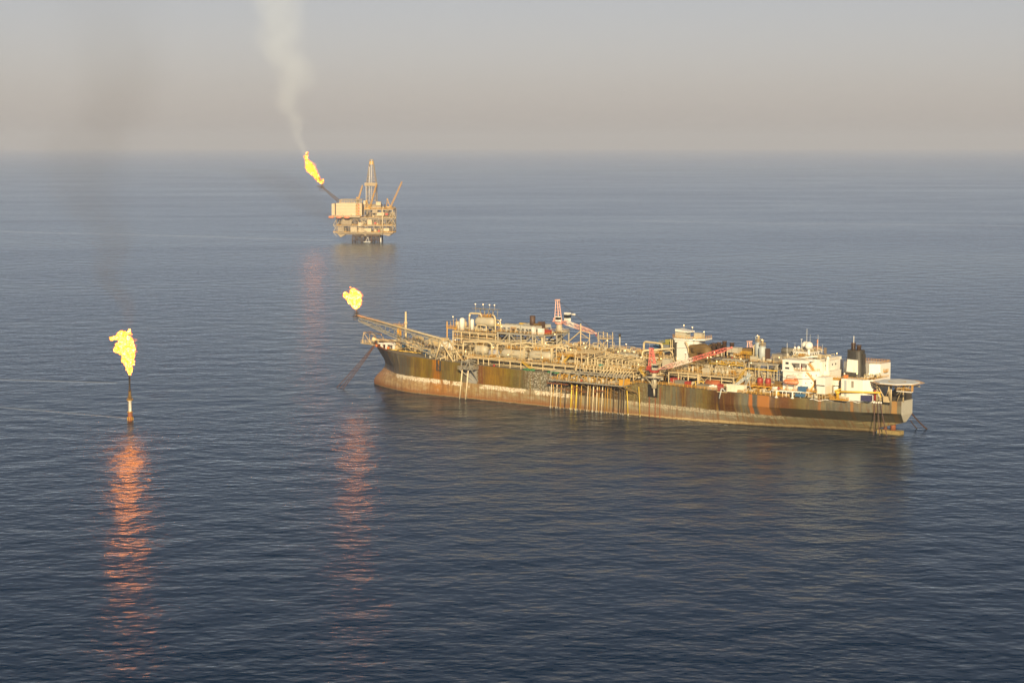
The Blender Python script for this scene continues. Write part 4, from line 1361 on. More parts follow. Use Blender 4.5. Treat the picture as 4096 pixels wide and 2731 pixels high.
m5 = module('generator_frame', 114, 132, 23, 29, 19, [24.2, 27.6], 3, 2, .38, .36, pipes=8, seed=0, brace='n')
MB().box(99.5, 103.5, 40, 44, 29.6, 35.0).lathe((101.5, 42, 35.0), [(0, 1.7), (1.4, 1.2), (1.5, .4), (3.4, .3)], 'z', 12).build('blue_tank', blue_m, m5)

# --- white tower with its roof deck, wind house and lamps
wt = MB()
wt.prism([(117, 44), (116.4, 36), (120.5, 31), (130.5, 30), (133.5, 36), (132.5, 44)], 19, 40.4)
wt_o = wt.build('white_tower', white_m, ship)
mb = MB().prism([(116, 45), (115.6, 35.6), (120.2, 30.4), (131, 29.4), (137.4, 36), (136.4, 45)], 40.4, 41.2)
mb.build('roof_deck', white_m, wt_o)
mb = MB()
mb.rail([(116.2, 44.8, 41.2), (115.8, 35.7, 41.2), (120.3, 30.6, 41.2), (130.9, 29.6, 41.2), (137.2, 36, 41.2), (136.2, 44.8, 41.2)], 1.6, 1.8, .10)
mb.build('roof_railing', yellow_m, wt_o)
MB().side([(119, 41), (126, 41), (126, 44.8), (119, 44.4)], 33.5, 38.5).build('roof_house', tank_m, wt_o)
MB().side([(119.6, 44.9), (128.4, 44.6), (128.2, 45.2), (119.6, 46.2)], 32.5, 39.6).build('roof_canopy', white_m, wt_o)
MB().box(129, 134, 37.5, 41, 41.2, 44.2).build('roof_locker', tank_m, wt_o)
mb = MB()
for x in (0, 3.2):
    mb.side([(117.4 + x, 25.0), (118.7 + x, 25.0), (118.7 + x, 38.4), (119.6 + x, 39.0), (118.0 + x, 39.0), (117.4 + x, 37.8)], 33.2 - x, 34.3 - x)
mb.build('black_duct', dark_m, wt_o)
mb = MB()
for k in range(3):
    mb.bar((115, 35.0, 25 + 5 * k), (121, 29.6, 25.3 + 5 * k), .2)
mb.bar((115, 35.0, 20), (115, 35.0, 40), .3).bar((117.9, 32.4, 20), (117.9, 32.4, 40), .25).bar((123.8, 29.4, 22), (122, 29.9, 31), .22)
mb.bend([(128.5, 29.4, 39.6), (130.5, 29.0, 37), (132.2, 28.6, 31.6)], .5, 6)
mb.build('duct_bracket', steel, wt_o)
MB().box(105, 114.6, 39, 46, 28, 36.4).build('dark_container_house', paint('slate_panel', (.20, .22, .22), (.2, .18, .12), .3, .6, .3), ship)
mb = MB().box(105, 114.6, 38.5, 46, 36.4, 36.8).box(108, 114, 40, 45, 36.8, 39)
rails_round(mb, 104.6, 114.6, 38.4, 46, 36.8, 1.3)
mb.build('roof_gear', paint('lichen_yellow', (.30, .28, .06), (.4, .25, .04), .6, .7, .5), ship)
mb = MB()
for k in range(5):
    mb.box(101, 111, 30, 31.6, 24 + 1.7 * k, 24.3 + 1.7 * k).box(101, 111, 34, 34.4, 24 + 1.7 * k, 24.3 + 1.7 * k)
for u in (101, 106, 111):
    mb.bar((u, 30, 20), (u, 30, 32), .28).bar((u, 34.2, 20), (u, 34.2, 32), .24)
mb.build('cable_rack', steel, ship)

# --- brown exhaust ducts and the four stacks
bd = MB()
bd.box(132.4, 137, 27.5, 33, 24, 38.4)
bd.bend([(134, 30, 35.2), (139, 29.5, 36.6), (144, 28.5, 36.4), (144.6, 27.5, 25)], 3.0, 10, 5)
bd.bend([(140, 37, 35.8), (146, 39, 36.4), (149, 40, 34), (149, 40, 26)], 2.8, 10, 5)
bd.bend([(137, 25, 26), (137, 25, 30), (142, 25, 30), (142, 25, 26)], 1.5, 8)
bd.build('exhaust_duct', brown_m, ship)
for u, v, h in ((147.6, 29, 40.2), (151.0, 29, 40.9), (154.6, 29, 41.7), (157.6, 32, 40.8)):
    MB().lathe((u, v, 24), [(0, 1.2), (h - 24.5, 1.2), (h - 24.4, 1.4), (h - 24, 1.4)], 'z', 14).build('exhaust_stack', stack_m, ship)

clutter(ship, -22, 58, 15, 24, 29.8, 70, 2.6, 601)
clutter(ship, -20, 60, 15, 18, 20.5, 60, 6.0, 602)
clutter(ship, 62, 128, 16.5, 24, 28.8, 60, 2.4, 603)
clutter(ship, 132, 176, 16.5, 22, 27.4, 44, 2.4, 604)
clutter(ship, 38, 112, 25, 30, 31.4, 60, 2.6, 605)
clutter(ship, -38, -8, 2, 14, 21.2, 34, 5.5, 606)
clutter(ship, -60, -36, 10, 24, 22.2, 24, 3.5, 607)

def tangle(parent, u0, u1, v0, v1, z0, z1, n, seed):
    """thin lines, stanchions and cable runs filling the gaps between the modules"""
    r = random.Random(seed)
    m = MB()
    for k in range(n):
        u, v, z = r.uniform(u0, u1), r.uniform(v0, v1), r.uniform(z0, z1)
        L = r.uniform(2, 11)
        w = r.uniform(.07, .16)
        t = r.random()
        if t < .4:
            m.bar((u, v, z), (min(u + L, u1), v, z + r.uniform(-.2, .2)), w, 5)
        elif t < .6:
            m.bar((u, v, z), (u, min(v + L * .6, v1), z), w, 5)
        elif t < .85:
            m.bar((u, v, z0), (u, v, z), w, 5)
        else:
            m.bar((u, v, z0), (u + L * .4, v, z), w, 5)
    m.build('pipework', pipe_m, parent)
tangle(ship, -30, 72, 3.5, 16, 24.8, 33, 190, 701)
tangle(ship, -36, 34, 21.5, 24.5, 21, 37, 120, 702)
tangle(ship, 70, 126, 2.5, 16, 24.2, 30.5, 150, 703)
tangle(ship, 38, 112, 24, 34, 26, 35, 130, 704)
tangle(ship, 128, 176, 6, 18, 25, 31.5, 130, 705)
tangle(ship, 176, 204, 8, 20, 18, 33, 110, 706)
tangle(ship, -70, -30, 14, 34, 23, 28.5, 80, 707)

# --- near-side manifold, loading balcony and risers
mf = module('manifold_deck', 72, 112, 2.2, 15.5, 19.2, [24.0], 6, 1, .34, .34, brace='n', pipes=7)
mb = MB()
for k in range(14):
    u = 72.5 + k * 2.35
    z1_ = 29.2 + (k % 2) * .8
    mb.bend([(u, 3.4 + (k % 3) * .8, 24.1), (u, 3.4 + (k % 3) * .8, z1_), (u, 15.4, z1_ + .5), (u, 18.5, z1_ + .5), (u, 18.5, 25)], .3, 8)
    mb.bend([(u + 1.1, 1.0, 21.0), (u + 1.1, 1.2, 25.6), (u + 1.1, 8, 25.9), (u + 1.1, 11, 25.9), (u + 1.1, 11, 24.2)], .26, 8)
for k in range(11):
    u = 92 + k * 1.9
    mb.bend([(u, -3.2, 20), (u, -1.2, 22.5), (u, 3, 24.8), (u, 9, 25.4)], .26, 8)
for k in range(9):
    u = 94 + k * 2.1
    mb.bend([(u, 8, 24.1), (u, 8, 28.8), (u, 15.5, 29.2), (u, 15.5, 24)], .26, 8)
mb.build('crossover_pipe', pipe_m, mf)
mb = MB()
rails_round(mb, 56, 72, 6, 14.6, 29.6, 1.2)
mb.box(56, 72, 6, 14.6, 29.3, 29.6)
mb.bar((57, 5.2, 24.6), (60, 5.2, 30), .22).bar((63, 5.2, 24.6), (60, 5.2, 30), .22)
mb.build('access_platform', yellow_m, mf)
sf = MB()
for u in (71, 75.5, 80, 84.5):
    for v in (3.5, 14):
        sf.bar((u, v, 24), (u, v, 32.4), .28)
for v in (3.5, 14):
    sf.bar((71, v, 32.4), (84.5, v, 32.4), .3).bar((71, v, 29.4), (84.5, v, 29.4), .22)
for k in range(12):
    u = 71 + k * 1.22
    sf.bar((u, 3.5, 32.5), (u, 15.5, 32.9), .2)
sf.box(71, 79, 3.5, 9, 29.5, 29.7)
sf.build('pipe_gantry', steel, mf)
clutter(mf, 73, 110, 2.8, 14, 24.1, 60, 3.2, 91)
MB().ball((88.5, 4.4, 25.8), 1.1, 8, 5).box(87.2, 89.6, 3.4, 5.2, 24.2, 26.4).build('green_cover', paint('sea_green', (.05, .22, .18), (.06, .14, .10), .3, .6, .5), mf)

bal = MB()
bal.box(61.5, 112, -8.2, 0.1, 16.6, 17.1)
for u in (61.5, 68, 74.5, 81, 87.5, 94, 100.5, 107, 112):
    bal.bar((u, -8, 17), (u, -6.6, 21.8), .38).bar((u, -6.6, 21.8), (u, .2, 22.2), .3)
for v, z in ((-8.1, 16.9), (-6.6, 21.8), (-1.5, 22.2)):
    bal.bar((61, v, z), (112, v, z), .42)
bal.bar((80.5, -6.7, 21.8), (74.5, -8.1, 17), .3).bar((80.5, -6.7, 21.8), (87, -8.1, 17), .3)
bal.bar((80.5, -5, 21.8), (80.5, -5, 26.5), .25)
bal_o = bal.build('riser_balcony', steel2, ship)
mb = MB()
for u in (66, 74.5, 83, 91.5, 100, 108.5, 112):
    mb.bar((u, -8, 16.6), (u + 2.2, 0, 11.6), .24)
mb.bar((112, -8, 16.8), (117, -1, 13.0), .5).bar((117, -1, 13), (118, 0, 8.4), .45).box(117.2, 118.8, -.35, .05, 7.5, 9.4).box(117, 118.6, -.35, .05, 14, 15.6)
mb.build('bracket', brown_m, bal_o)
mb = MB()
rails_round(mb, 61.5, 112, -8.1, -.4, 17.1, 1.5)
mb.box(109.5, 112, -8.1, -1, 17.1, 20.6).rail([(112, -7.6, 17.2), (118, -3, 18.6), (122, -.2, 18.8)], 1.5, 1.5, .1)
mb.build('balcony_railing', yellow_m, bal_o)
clutter(bal_o, 63, 109, -7.2, -1.5, 17.1, 84, 3.2, 77)
mb = MB()
for k in range(13):
    u = 66 + 3.4 * k
    mb.bend([(u, -7, 17.2), (u, -6.8, 20.0), (u + .2, -3, 20.6), (u + .2, -3, 17.2)], .32, 8)
mb.build('riser_bend', ochre, bal_o)
MB().ball((83.5, -7.6, 18.0), .75, 8, 6).build('red_float', red_m, bal_o)
mb = MB().box(57.5, 72, -5.5, -4.3, 14.4, 14.8).box(76, 80, -6, -5, 13.6, 13.9).box(92, 99, -7.6, -6.6, 13.0, 13.4)
mb.bar((63, -5, 14.4), (63, -6, 17), .12).bar((71, -5, 14.4), (71, -6, 17), .12)
for k in range(6):
    mb.bar((64 + 3.5 * k, -5, 12.4 - .5 * (k % 3)), (67.5 + 3.5 * k, -5, 12.4 - .5 * (k % 3)), .2)
mb.build('guide_beam', rust, bal_o)
riser_pale = paint('pale_riser', (.72, .60, .38), (.5, .33, .12), .3, .5, .5)
riser_yellow = paint('yellow_riser', (.74, .52, .05), (.6, .36, .05), .35, .5, .5)
riser_ochre = paint('ochre_riser', (.52, .29, .04), (.3, .15, .03), .5, .6, .6)
riser_dark = paint('dark_riser', (.07, .05, .03), (.16, .1, .04), .4, .6, .6)
rs = [(60.2, 0, .26, 14), (61.6, 1, .2, 14), (64.2, 0, .26, 14.2), (65.6, 3, .22, 9), (67.3, 1, .24, 15.2), (70.3, 3, .3, 13), (74.6, 2, .42, 14.6), (75.8, 1, .2, 14.2), (78.1, 2, .42, 14.8), (79.6, 3, .26, 10), (81.5, 1, .24, 15.6), (84.5, 3, .22, 12),
      (86.0, 0, .25, 15.8), (87.4, 1, .22, 16.0), (89.8, 0, .34, 16.2), (92.4, 0, .32, 16.3), (93.8, 1, .24, 16), (96.0, 0, .32, 15.8), (98.0, 1, .16, 16.2), (99.6, 1, .24, 16), (101.8, 1, .14, 16), (104.0, 3, .22, 16), (107.6, 3, .26, 16), (109.4, 3, .26, 16), (110.9, 3, .3, 17), (112.4, 2, .26, 16.4), (120.4, 2, .2, 17)]
RM = [riser_pale, riser_ochre, riser_yellow, riser_dark]
for u, t, r, zt_ in rs:
    o = MB().bar((u, -4.6, zt_), (u - 2.4 if u < 112 else u - .4, -2.6, -2.0), r, 8).build('riser', RM[t], bal_o)
    MB().lathe((u - 2.2 if u < 112 else u - .4, -2.75, .2), [(0, r * 1.5), (.9, r * 1.5)], 'z', 8).build('clamp', white_m, o)

# small balcony with two pale suction pipes forward
sb = MB().box(-8, 3, -6.5, 0, 18.2, 18.6)
sb.side([(-6, 18.6), (-5, 23.2), (-4.4, 23.2), (-5.2, 18.6)], -6.2, -5.8).side([(2, 18.6), (1, 23.2), (.4, 23.2), (1.2, 18.6)], -6.2, -5.8)
sb.bar((-5, -6, 23), (1, -6, 23), .4).bar((-5, 0, 23), (1, 0, 23), .4).bar((-5, -6, 23), (-5, 0, 21), .3).bar((1, -6, 23), (1, 0, 21), .3)
sb.bar((-3, -6, 18.6), (0, -6, 22.8), .3).bar((-7, -6, 18.2), (-1, 0, 11), .3).bar((2.4, -6, 18.2), (2.4, 0, 11), .35)
sb.rail([(-8, 0, 18.6), (-8, -6.4, 18.6), (3, -6.4, 18.6), (3, 0, 18.6)], 1.2, 1.5, .1)
sb_o = sb.build('suction_balcony', steel2, ship)
for u in (-5.6, -1.0):
    MB().bar((u, -4.8, 17.5), (u - 3.6, -3.2, -2), .38, 8).build('suction_pipe', riser_pale, sb_o)
MB().box(-29.2, -28.4, -.9, .1, 15.5, 21.5).box(-26.6, -25.8, -.9, .1, 15.5, 21.5).box(-29.2, -25.8, -1.0, .1, 15.2, 15.8).bar((-29, -.8, 21), (-26, -.8, 16), .2).build('boom_hinge', dark_m, ship)
mb = MB().box(-6.5, 1.5, -.06, .05, 9.6, 18.2)
mb.build('patched_plate', paint('grey_patch', (.30, .29, .26), (.20, .14, .08), .45, .6, .25), ship)

# --- midships near side: crane platform and storage deck
cp = MB().lathe((128.4, -1.5, 16.5), [(0, 1.5), (6.9, 1.5)], 'z', 16)
cp.lathe((128.4, -1.5, 22.6), [(0, 5.2), (.4, 5.4), (.45, 5.4)], 'z', 12)
for k in range(6):
    a = k * math.pi / 3
    cp.bar((128.4 + 5.0 * math.cos(a), -1.5 + 5.0 * math.sin(a), 22.6), (128.4 + 1.3 * math.cos(a), -1.5 + 1.3 * math.sin(a), 18.0), .16)
cp.lathe((128.4, -1.5, 23.1), [(0, 1.3), (2.2, 1.3)], 'z', 14)
cp.bar((128.4, -1.5, 16.8), (128.4, -1.2, 12.2), .55, 8)

def crane(name, base, z0, az, boom_len, boom_el, gantry, cm, bm_, label, ped=None, tipcol=None, rest=None):
    """pedestal crane: turntable, cab, A-frame mast, lattice boom and hoist lines; az is the heading of the boom"""
    o = empty(name, (base[0], base[1], 0), az, ship)
    o['label'] = label
    if ped:
        pe = ped._link('pedestal', tank_m, o)
        pe.matrix_parent_inverse = Matrix.Rotation(-az, 4, 'Z') @ Matrix.Translation((-base[0], -base[1], 0))
    t = MB().lathe((0, 0, z0), [(0, 2.4), (.5, 2.8), (1.3, 2.8), (1.35, 1.2)], 'z', 14).box(-4.6, 3.2, -1.8, 1.8, z0 + 1.3, z0 + 1.8)
    t.build('turntable', cm, o)
    c = MB().box(0.4, 3.4, -3.6, -1.6, z0 + 1.8, z0 + 5.0)
    c.build('cab', white_m if tipcol else tank_m, o)
    c = MB().box(.7, 3.45, -3.64, -1.56, z0 + 3.0, z0 + 4.4)
    c.build('cab_window', glass_m, o)
    c = MB().box(-4.0, -1.4, -1.4, 1.4, z0 + 1.8, z0 + 3.6)
    c.build('winch_house', cm, o)
    g = MB()
    top = Vector((-1.6, 0, z0 + gantry))
    for s in (-1, 1):
        g.bar((.8, 1.2 * s, z0 + 1.8), top + Vector((.5, .7 * s, 0)), .34)
        g.bar((-3.0, 1.2 * s, z0 + 1.8), top + Vector((-.8, .7 * s, 0)), .28)
        for k in range(1, 6):
            q = k / 6
            pa = Vector((.8, 1.2 * s, z0 + 1.8)).lerp(top + Vector((.5, .7 * s, 0)), q)
            pb = Vector((-3.0, 1.2 * s, z0 + 1.8)).lerp(top + Vector((-.8, .7 * s, 0)), q)
            g.bar(pa, pb, .12)
            if s == 1:
                pc = Vector((.8, -1.2, z0 + 1.8)).lerp(top + Vector((.5, -.7, 0)), q)
                g.bar(pa, pc, .14)
                pd = Vector((-3.0, -1.2, z0 + 1.8)).lerp(top + Vector((-.8, -.7, 0)), q)
                g.bar(pb, pd, .12)
    g.box(top.x - 1.2, top.x + .9, -1.2, 1.2, top.z - .2, top.z + .5)
    g.build('mast_frame', bm_, o)
    foot = Vector((2.6, 0, z0 + 1.9))
    tip = foot + Vector((boom_len * math.cos(boom_el), 0, boom_len * math.sin(boom_el)))
    q1, q2 = foot.lerp(tip, .13), foot.lerp(tip, .9)
    b1 = MB()
    for s in (-1, 1):
        b1.bar(foot + Vector((0, .9 * s, 0)), q1 + Vector((0, .9 * s, 1.0)), .24).bar(foot + Vector((0, .9 * s, 0)), q1 + Vector((0, .9 * s, -1.0)), .24)
    hh = 1.0
    b1.truss(q1 + Vector((0, 0, hh)), q2 + Vector((0, 0, hh * .9)), 1.9, 1.7, 2.1, 1.8, int(boom_len / 2.6), .24, .13)
    for s in (-1, 1):
        b1.bar(q2 + Vector((0, .85 * s, .9)), tip, .22).bar(q2 + Vector((0, .85 * s, -.9)), tip, .22)
    b1.ball(tip, .7, 8, 5)
    bo = b1.build('boom', bm_, o)
    if tipcol:
        pass
    w = MB()
    for s in (-1, 1):
        w.bar(top + Vector((0, .5 * s, 0)), tip + Vector((0, .3 * s, .5)), .07)
    w.bar(tip, tip + Vector((.3, 0, -5 if rest is None else -rest)), .08)
    w.build('hoist_rope', dark_m, o)
    h = MB().ball(tip + Vector((.3, 0, (-5.4 if rest is None else -rest - .3))), .5, 8, 5)
    h.build('hook_block', red_m, o)
    return o

def two_tone(name, red, pale, z_lo, z_hi, axis_len):
    """lattice paint in alternating faded red and off-white lengths"""
    m, nt, b = new_mat(name)
    co = objco(nt)
    sp = nt.nodes.new('ShaderNodeSeparateXYZ')
    nt.links.new(co, sp.inputs[0])
    f = ramp(nt, mth(nt, 'DIVIDE', sp.outputs[0], axis_len), [(0, red), (.03, red), (.05, (.62, .27, .22)), (.24, (.62, .27, .22)), (.26, pale), (.47, pale), (.49, red), (1, red)])
    n = noise_tex(nt, co, .9, 4, .6)
    nt.links.new(mixc(nt, mth(nt, 'MULTIPLY', n, .35), f, (.75, .66, .55)), b.inputs['Base Color'])
    b.inputs['Roughness'].default_value = .5
    return m
near_boom = two_tone('red_boom_paint', (.62, .07, .045), (.78, .62, .52), 0, 0, 50)
far_boom = two_tone('pink_boom_paint', (.66, .36, .29), (.78, .68, .58), 0, 0, 30)
crane('deck_crane', (128.4, -1.5), 25.2, R(6.0), 46.5, R(18.0), 13.0, red_m, near_boom, 'near crane with red turntable and long raised red boom', ped=cp)
fp = MB().lathe((29.5, 44, 20), [(0, 2.0), (20, 2.0), (24, 1.7), (24.2, 1.7)], 'z', 14).lathe((32, 44, 38.8), [(0, 4.4), (.5, 4.6)], 'z', 10)
fp.rail([(32 + 4.4 * math.cos(k * math.pi / 5), 44 + 4.4 * math.sin(k * math.pi / 5), 39.3) for k in range(11)], 1.4, 1.6, .1)
fo = crane('deck_crane', (29.5, 44), 43.2, R(-12.5), 30.5, R(-9.5), 14.2, pink_m, far_boom, 'far crane with tall faded mast frame and boom lowered onto its rest', ped=fp, tipcol=True, rest=1.0)
MB().box(2.2, 5.4, 1.8, 4.4, 45, 50.2).build('operator_cab', white_m, fo)
MB().box(2.4, 5.5, 1.6, 4.5, 47, 49).build('operator_window', glass_m, fo)
MB().lathe((11.0, 0, 49.8), [(0, .35), (.3, .6), (3.0, .6), (3.3, .35)], 'x', 8).build('floating_block', white_m, fo)
ap = MB().lathe((163, 44, 18), [(0, 1.8), (13.2, 1.8)], 'z', 12)
crane('deck_crane', (163, 44), 31.0, R(-14), 40, R(-11), 9.6, red_m, far_boom, 'crane behind the stacks with only its red mast top showing', ped=ap, rest=1.0)

# --- near-side process decks aft of the crane
m6 = module('wellhead_module', 133, 152, 6, 16, 18.4, [25.4], 3, 1, .34, .36, brace='n', pipes=5, seed=34)
mb = MB()
for k in range(5):
    mb.bar((139, 6, 25.4 + k * .9), (146, 6, 25.4 + k * .9), .12)
for k in range(4):
    mb.bar((139 + 2.3 * k, 6, 25.4), (139 + 2.3 * k, 6, 30), .15)
mb.build('ladder_rack', steel, m6)
MB().box(126, 131, 10, 13, 27, 31.5).build('pale_container', tank_m, ship)
MB().lathe((138, 18, 27), [(0, .3), (.4, 1.9), (9, 1.9), (9.6, .3)], 'x', 12).box(144, 150, 17, 21, 27, 32).build('tan_heat_box', brown_m, ship)
m7 = module('test_module', 152, 174, 7, 16, 18.0, [25.0], 3, 1, .34, .36, brace='x', pipes=5, seed=30)
for x in (156, 161, 165.5, 168.5):
    MB().lathe((x, 10, 25.1), [(0, 1.0), (2.6, 1.0), (3.0, .7), (3.3, .3), (4.6, .22)], 'z', 12).build('test_separator', tank_m, m7)
MB().box(153.6, 158, 8, 10, 25.1, 28.6).build('control_cabinet', tank_m, m7)
m8 = module('gas_module', 153.5, 174, 18, 34, 18, [30.6, 33.6], 4, 2, .55, .5, mat=steel2, brace='w', pipes=7, seed=34, label='frame with yellow walkways and a pale roof box')
MB().box(161, 168, 21, 26, 36.6, 39.4).build('roof_box', tank_m, m8)
mb = MB()
for x in (161.3, 167.7):
    for y in (21.3, 25.7):
        mb.bar((x, y, 33.6), (x, y, 36.8), .2)
mb.build('box_leg', steel, m8)
MB().box(168.5, 175.5, 25, 31, 33.8, 39.0).build('turbine_house', brown_m, m8)
mb = MB()
rails_round(mb, 168.5, 176, 23.4, 25, 36.2, 1.2)
mb.box(168.5, 176, 23.4, 25, 35.9, 36.2)
stairs(mb, (164.5, 22, 33.8), (169, 24, 36.3))
rails_round(mb, 152.5, 174.5, 15.8, 18, 30.8, 1.3)
mb.box(152.5, 174.5, 15.8, 18, 30.3, 30.7)
mb.build('side_walkway', yellow_b, m8)
mb = MB()
stairs(mb, (178, 14, 29.4), (172.8, 13, 22.0), 2.0)
mb.box(177.4, 197, 13.8, 14.6, 29.2, 29.8)
mb.build('stairway', yellow_b, ship)
m9 = module('turbine_module', 179, 196.5, 15, 34, 17.8, [33.0], 3, 2, .62, .55, mat=steel2, brace='w', pipes=4, seed=30, label='tall braced frame carrying two upright grey vessels')
for u, v, r, h in ((180.6, 22, 1.95, 43.6), (184.9, 19, 2.05, 42.0)):
    o = MB().lathe((u, v, 33.1), [(0, r), (h - 34.4, r), (h - 33.6, r * .75), (h - 33.2, r * .3)], 'z', 18).build('upright_vessel', bluegrey, m9)
    g = MB().lathe((u, v, h - .4), [(0, r * .5), (.3, r * .5)], 'z', 8)
    g.rail([(u + r * .8 * math.cos(k * math.pi / 4), v + r * .8 * math.sin(k * math.pi / 4), h - .2) for k in range(9)], 1.6, 1.2, .12)
    g.lathe((u, v, h), [(0, .5), (2.4, .5), (2.8, .9), (3.2, .3)], 'z', 8)
    g.build('top_platform', steel, o)
MB().bend([(177.6, 22, 34), (177.6, 22, 41.4), (179.4, 22, 42)], .4, 8).build('feed_pipe', pipe_m, m9)
MB().bend([(178.8, 22, 40), (178.8, 22, 46.6), (180.8, 22, 46.6)], .22, 6).build('vent_pipe', bluegrey, m9)
MB().box(187.2, 189.2, 18, 20, 33.2, 40.6).build('exhaust_stack', stack_m, m9)
MB().box(179.4, 183.6, 15.4, 17, 33.4, 36.2).build('cream_hood', tank_m, m9)
MB().box(189.5, 196, 21, 29, 33.2, 37.6).build('inlet_house', paint('tan_grey', (.26, .23, .18), (.2, .14, .07), .4, .6, .4), m9)
MB().lathe((190, 32, 38.4), [(0, 2.0), (15, 1.8), (15.3, .5)], 'x', 14).build('waste_heat_duct', steel2, ship)
mb = MB()
for k in range(4):
    mb.lathe((196.5 + 2.0 * k, 26 + k, 34.4), [(0, .7), (3.0, .7), (3.6, .3)], 'z', 8)
mb.build('roof_pot', tank_m, ship)
module('aft_frame', 197, 205, 18, 34, 17.6, [25.5, 32.6], 2, 2, .45, .42, mat=bluegrey, brace='w', pipes=5, fill=True, seed=8)
for x in (189.6, 194.6):
    MB().lathe((x, 9, 21.6), [(0, 1.6), (3.6, 1.6), (4.2, 1.1)], 'z', 12).build('red_drum', red_m, ship)
mb = MB().box(176, 204, 7, 13, 21.1, 21.6)
rails_round(mb, 176, 204, 7, 13, 21.6, 1.3)
for k in range(7):
    mb.bar((177 + 4 * k, 7.3, 17.8), (187 + 4 * k, 7.3, 21.2), .22)
mb.build('deck_walkway', yellow_m, ship)
# tripod derrick and provision boom
mb = MB()
for a in (-1, 0, 1):
    mb.bar((184.5 + a * 2.4, 3.4 + abs(a), 17.8), (184.5, 4.4, 29), .16)
for z in (21, 25):
    mb.bar((183, 4, z), (186, 4, z + .4), .12)
mb.build('tripod_mast', bluegrey, ship)
mb = MB().truss((172.2, 1.2, 17.6), (184, 8, 27.6), 1.0, 1.0, 1.0, 1.0, 8, .2, .12)
mb.bar((172.2, 1.2, 18), (171.4, 0, 19.6), .4).bar((171.4, -.6, 19.6), (170.4, -1.2, 14.0), .35, 8).bar((184, 8, 27.6), (182, 8, 22), .3)
mb.build('hose_boom', bluegrey, ship)
mb = MB().box(168.6, 174.6, -.8, 3.6, 17.4, 17.8)
rails_round(mb, 168.6, 174.6, -.8, 3.6, 17.8, 2.4)
mb.build('hose_station', steel, ship)
clutter(ship, 133, 166, 4, 13, 18.4, 60, 2.8, 301)
clutter(ship, 178, 204, 3, 8, 17.9, 50, 2.8, 302)
clutter(ship, 112, 124, 3, 14, 18.8, 30, 4, 303)

# near-side guard rail
mb = MB()
pr = [(122, 0), (150, 0), (168, 0)]
mb.rail([(122, .35, deckz(122)), (168, .35, deckz(168))], 1.6, 2.6, .12, 3)
mb.rail([(181, .35, deckz(181)), (204, .5, deckz(204)), (211, CV - half(211, 17) + .4, deckz(211))], 1.6, 2.6, .12, 3)
mb.rail([(224 + 4 * k, CV - half(224 + 4 * k, 17) + .4, deckz(224 + 4 * k)) for k in range(10)], 1.3, 2.6, .09, 2)
mb.build('deck_railing', yellow_m, ship)
# far edge: rails all along
mb = MB()
mb.rail([(u, CV + half(u, 17) - .4, deckz(u)) for u in (-80, -50, 0, 60, 120, 180, 215, 240, 265)], 1.3, 4, .1, 2)
mb.build('deck_railing', steel, ship)

tr = MB()
tr.add([(268.1, 19.0, 18.3), (268.1, 31.0, 18.3), (268.1, 31.0, 11.0), (268.1, 19.0, 11.0), (268.3, 19.0, 18.3), (268.3, 31.0, 18.3), (268.3, 31.0, 11.0), (268.3, 19.0, 11.0), (267.1, 26.4, 6.8), (267.1, 23.6, 6.8), (267.3, 26.4, 6.8), (267.3, 23.6, 6.8)],
       [(4, 7, 6, 5), (0, 4, 5, 1), (0, 3, 7, 4), (1, 5, 6, 2), (7, 11, 10, 6), (3, 9, 11, 7), (2, 6, 10, 8), (9, 8, 10, 11)])
tr.build('transom_plate', paint('pale_transom', (.46, .44, .36), (.36, .28, .14), .5, .55, .12), ship)

# ---------------------------------------------------------------- accommodation
acc = empty('accommodation_block', (0, 0, 0), 0, ship)
lower = MB().prism([(204.4, 7.6), (216.2, 7.6), (222.6, 14.6), (222.6, 40), (204.4, 40)], 17.4, 30.6)
lower.prism([(203.6, 7.0), (216.4, 7.0), (223.2, 14.4), (223.2, 40.6), (203.6, 40.6)], 30.6, 31.1)
lower._link('lower_house', white_m, acc)
MB().box(205, 222.6, 15, 39.6, 31.1, 35.6)._link('upper_house', white_m, acc)
MB().box(222.6, 224.0, 15.4, 34, 17.4, 36.0).box(224, 227, 17, 30, 17.4, 31)._link('aft_stair_house', white_m, acc)
wing = MB().side([(204.2, 31.1), (211.2, 31.1), (208.8, 34.6), (209.8, 35.2), (219.6, 35.5), (219.6, 37.0), (204.2, 36.8)], 7.2, 8.8)
wing.prism([(204.3, 8.8), (213, 8.8), (219.5, 12), (219.5, 15.6), (204.3, 15.6)], 36.2, 36.9).bar((214.6, 7.7, 31.1), (214.6, 7.7, 35.4), .32)
wing._link('bridge_wing', white_m, acc)
for (u0, u1, z0, z1) in ((206.2, 208.0, 34.4, 35.5), (206.0, 208.4, 31.9, 32.8)):
    MB().box(u0, u1, 7.05, 7.25, z0, z1).build('window', glass_m, acc)
for u in (210.6, 213.6):
    for z in (22.6, 26.2, 29.2):
        MB().lathe((u, 7.45, z), [(0, .22), (.2, .22)], 'y', 8).build('window', glass_m, acc)
MB().prism([(203.4, 20), (213.2, 20), (213.2, 34), (203.4, 34)], 37.0, 39.8)._link('wheelhouse', white_m, acc)
MB().box(203, 213.6, 19.6, 34.4, 39.8, 40.0)._link('wheelhouse_roof', white_m, acc)
MB().box(204, 222, 15.2, 39, 35.6, 37.0)._link('bridge_base', white_m, acc)
for k in range(6):
    MB().box(203.9 + k * 1.55, 204.7 + k * 1.55, 19.85, 20.05, 38.3, 39.2).build('window', glass_m, acc)
for k in range(5):
    MB().box(213.15, 213.35, 21 + k * 2.4, 21.8 + k * 2.4, 38.2, 39.2).build('window', glass_m, acc)
mb = MB()
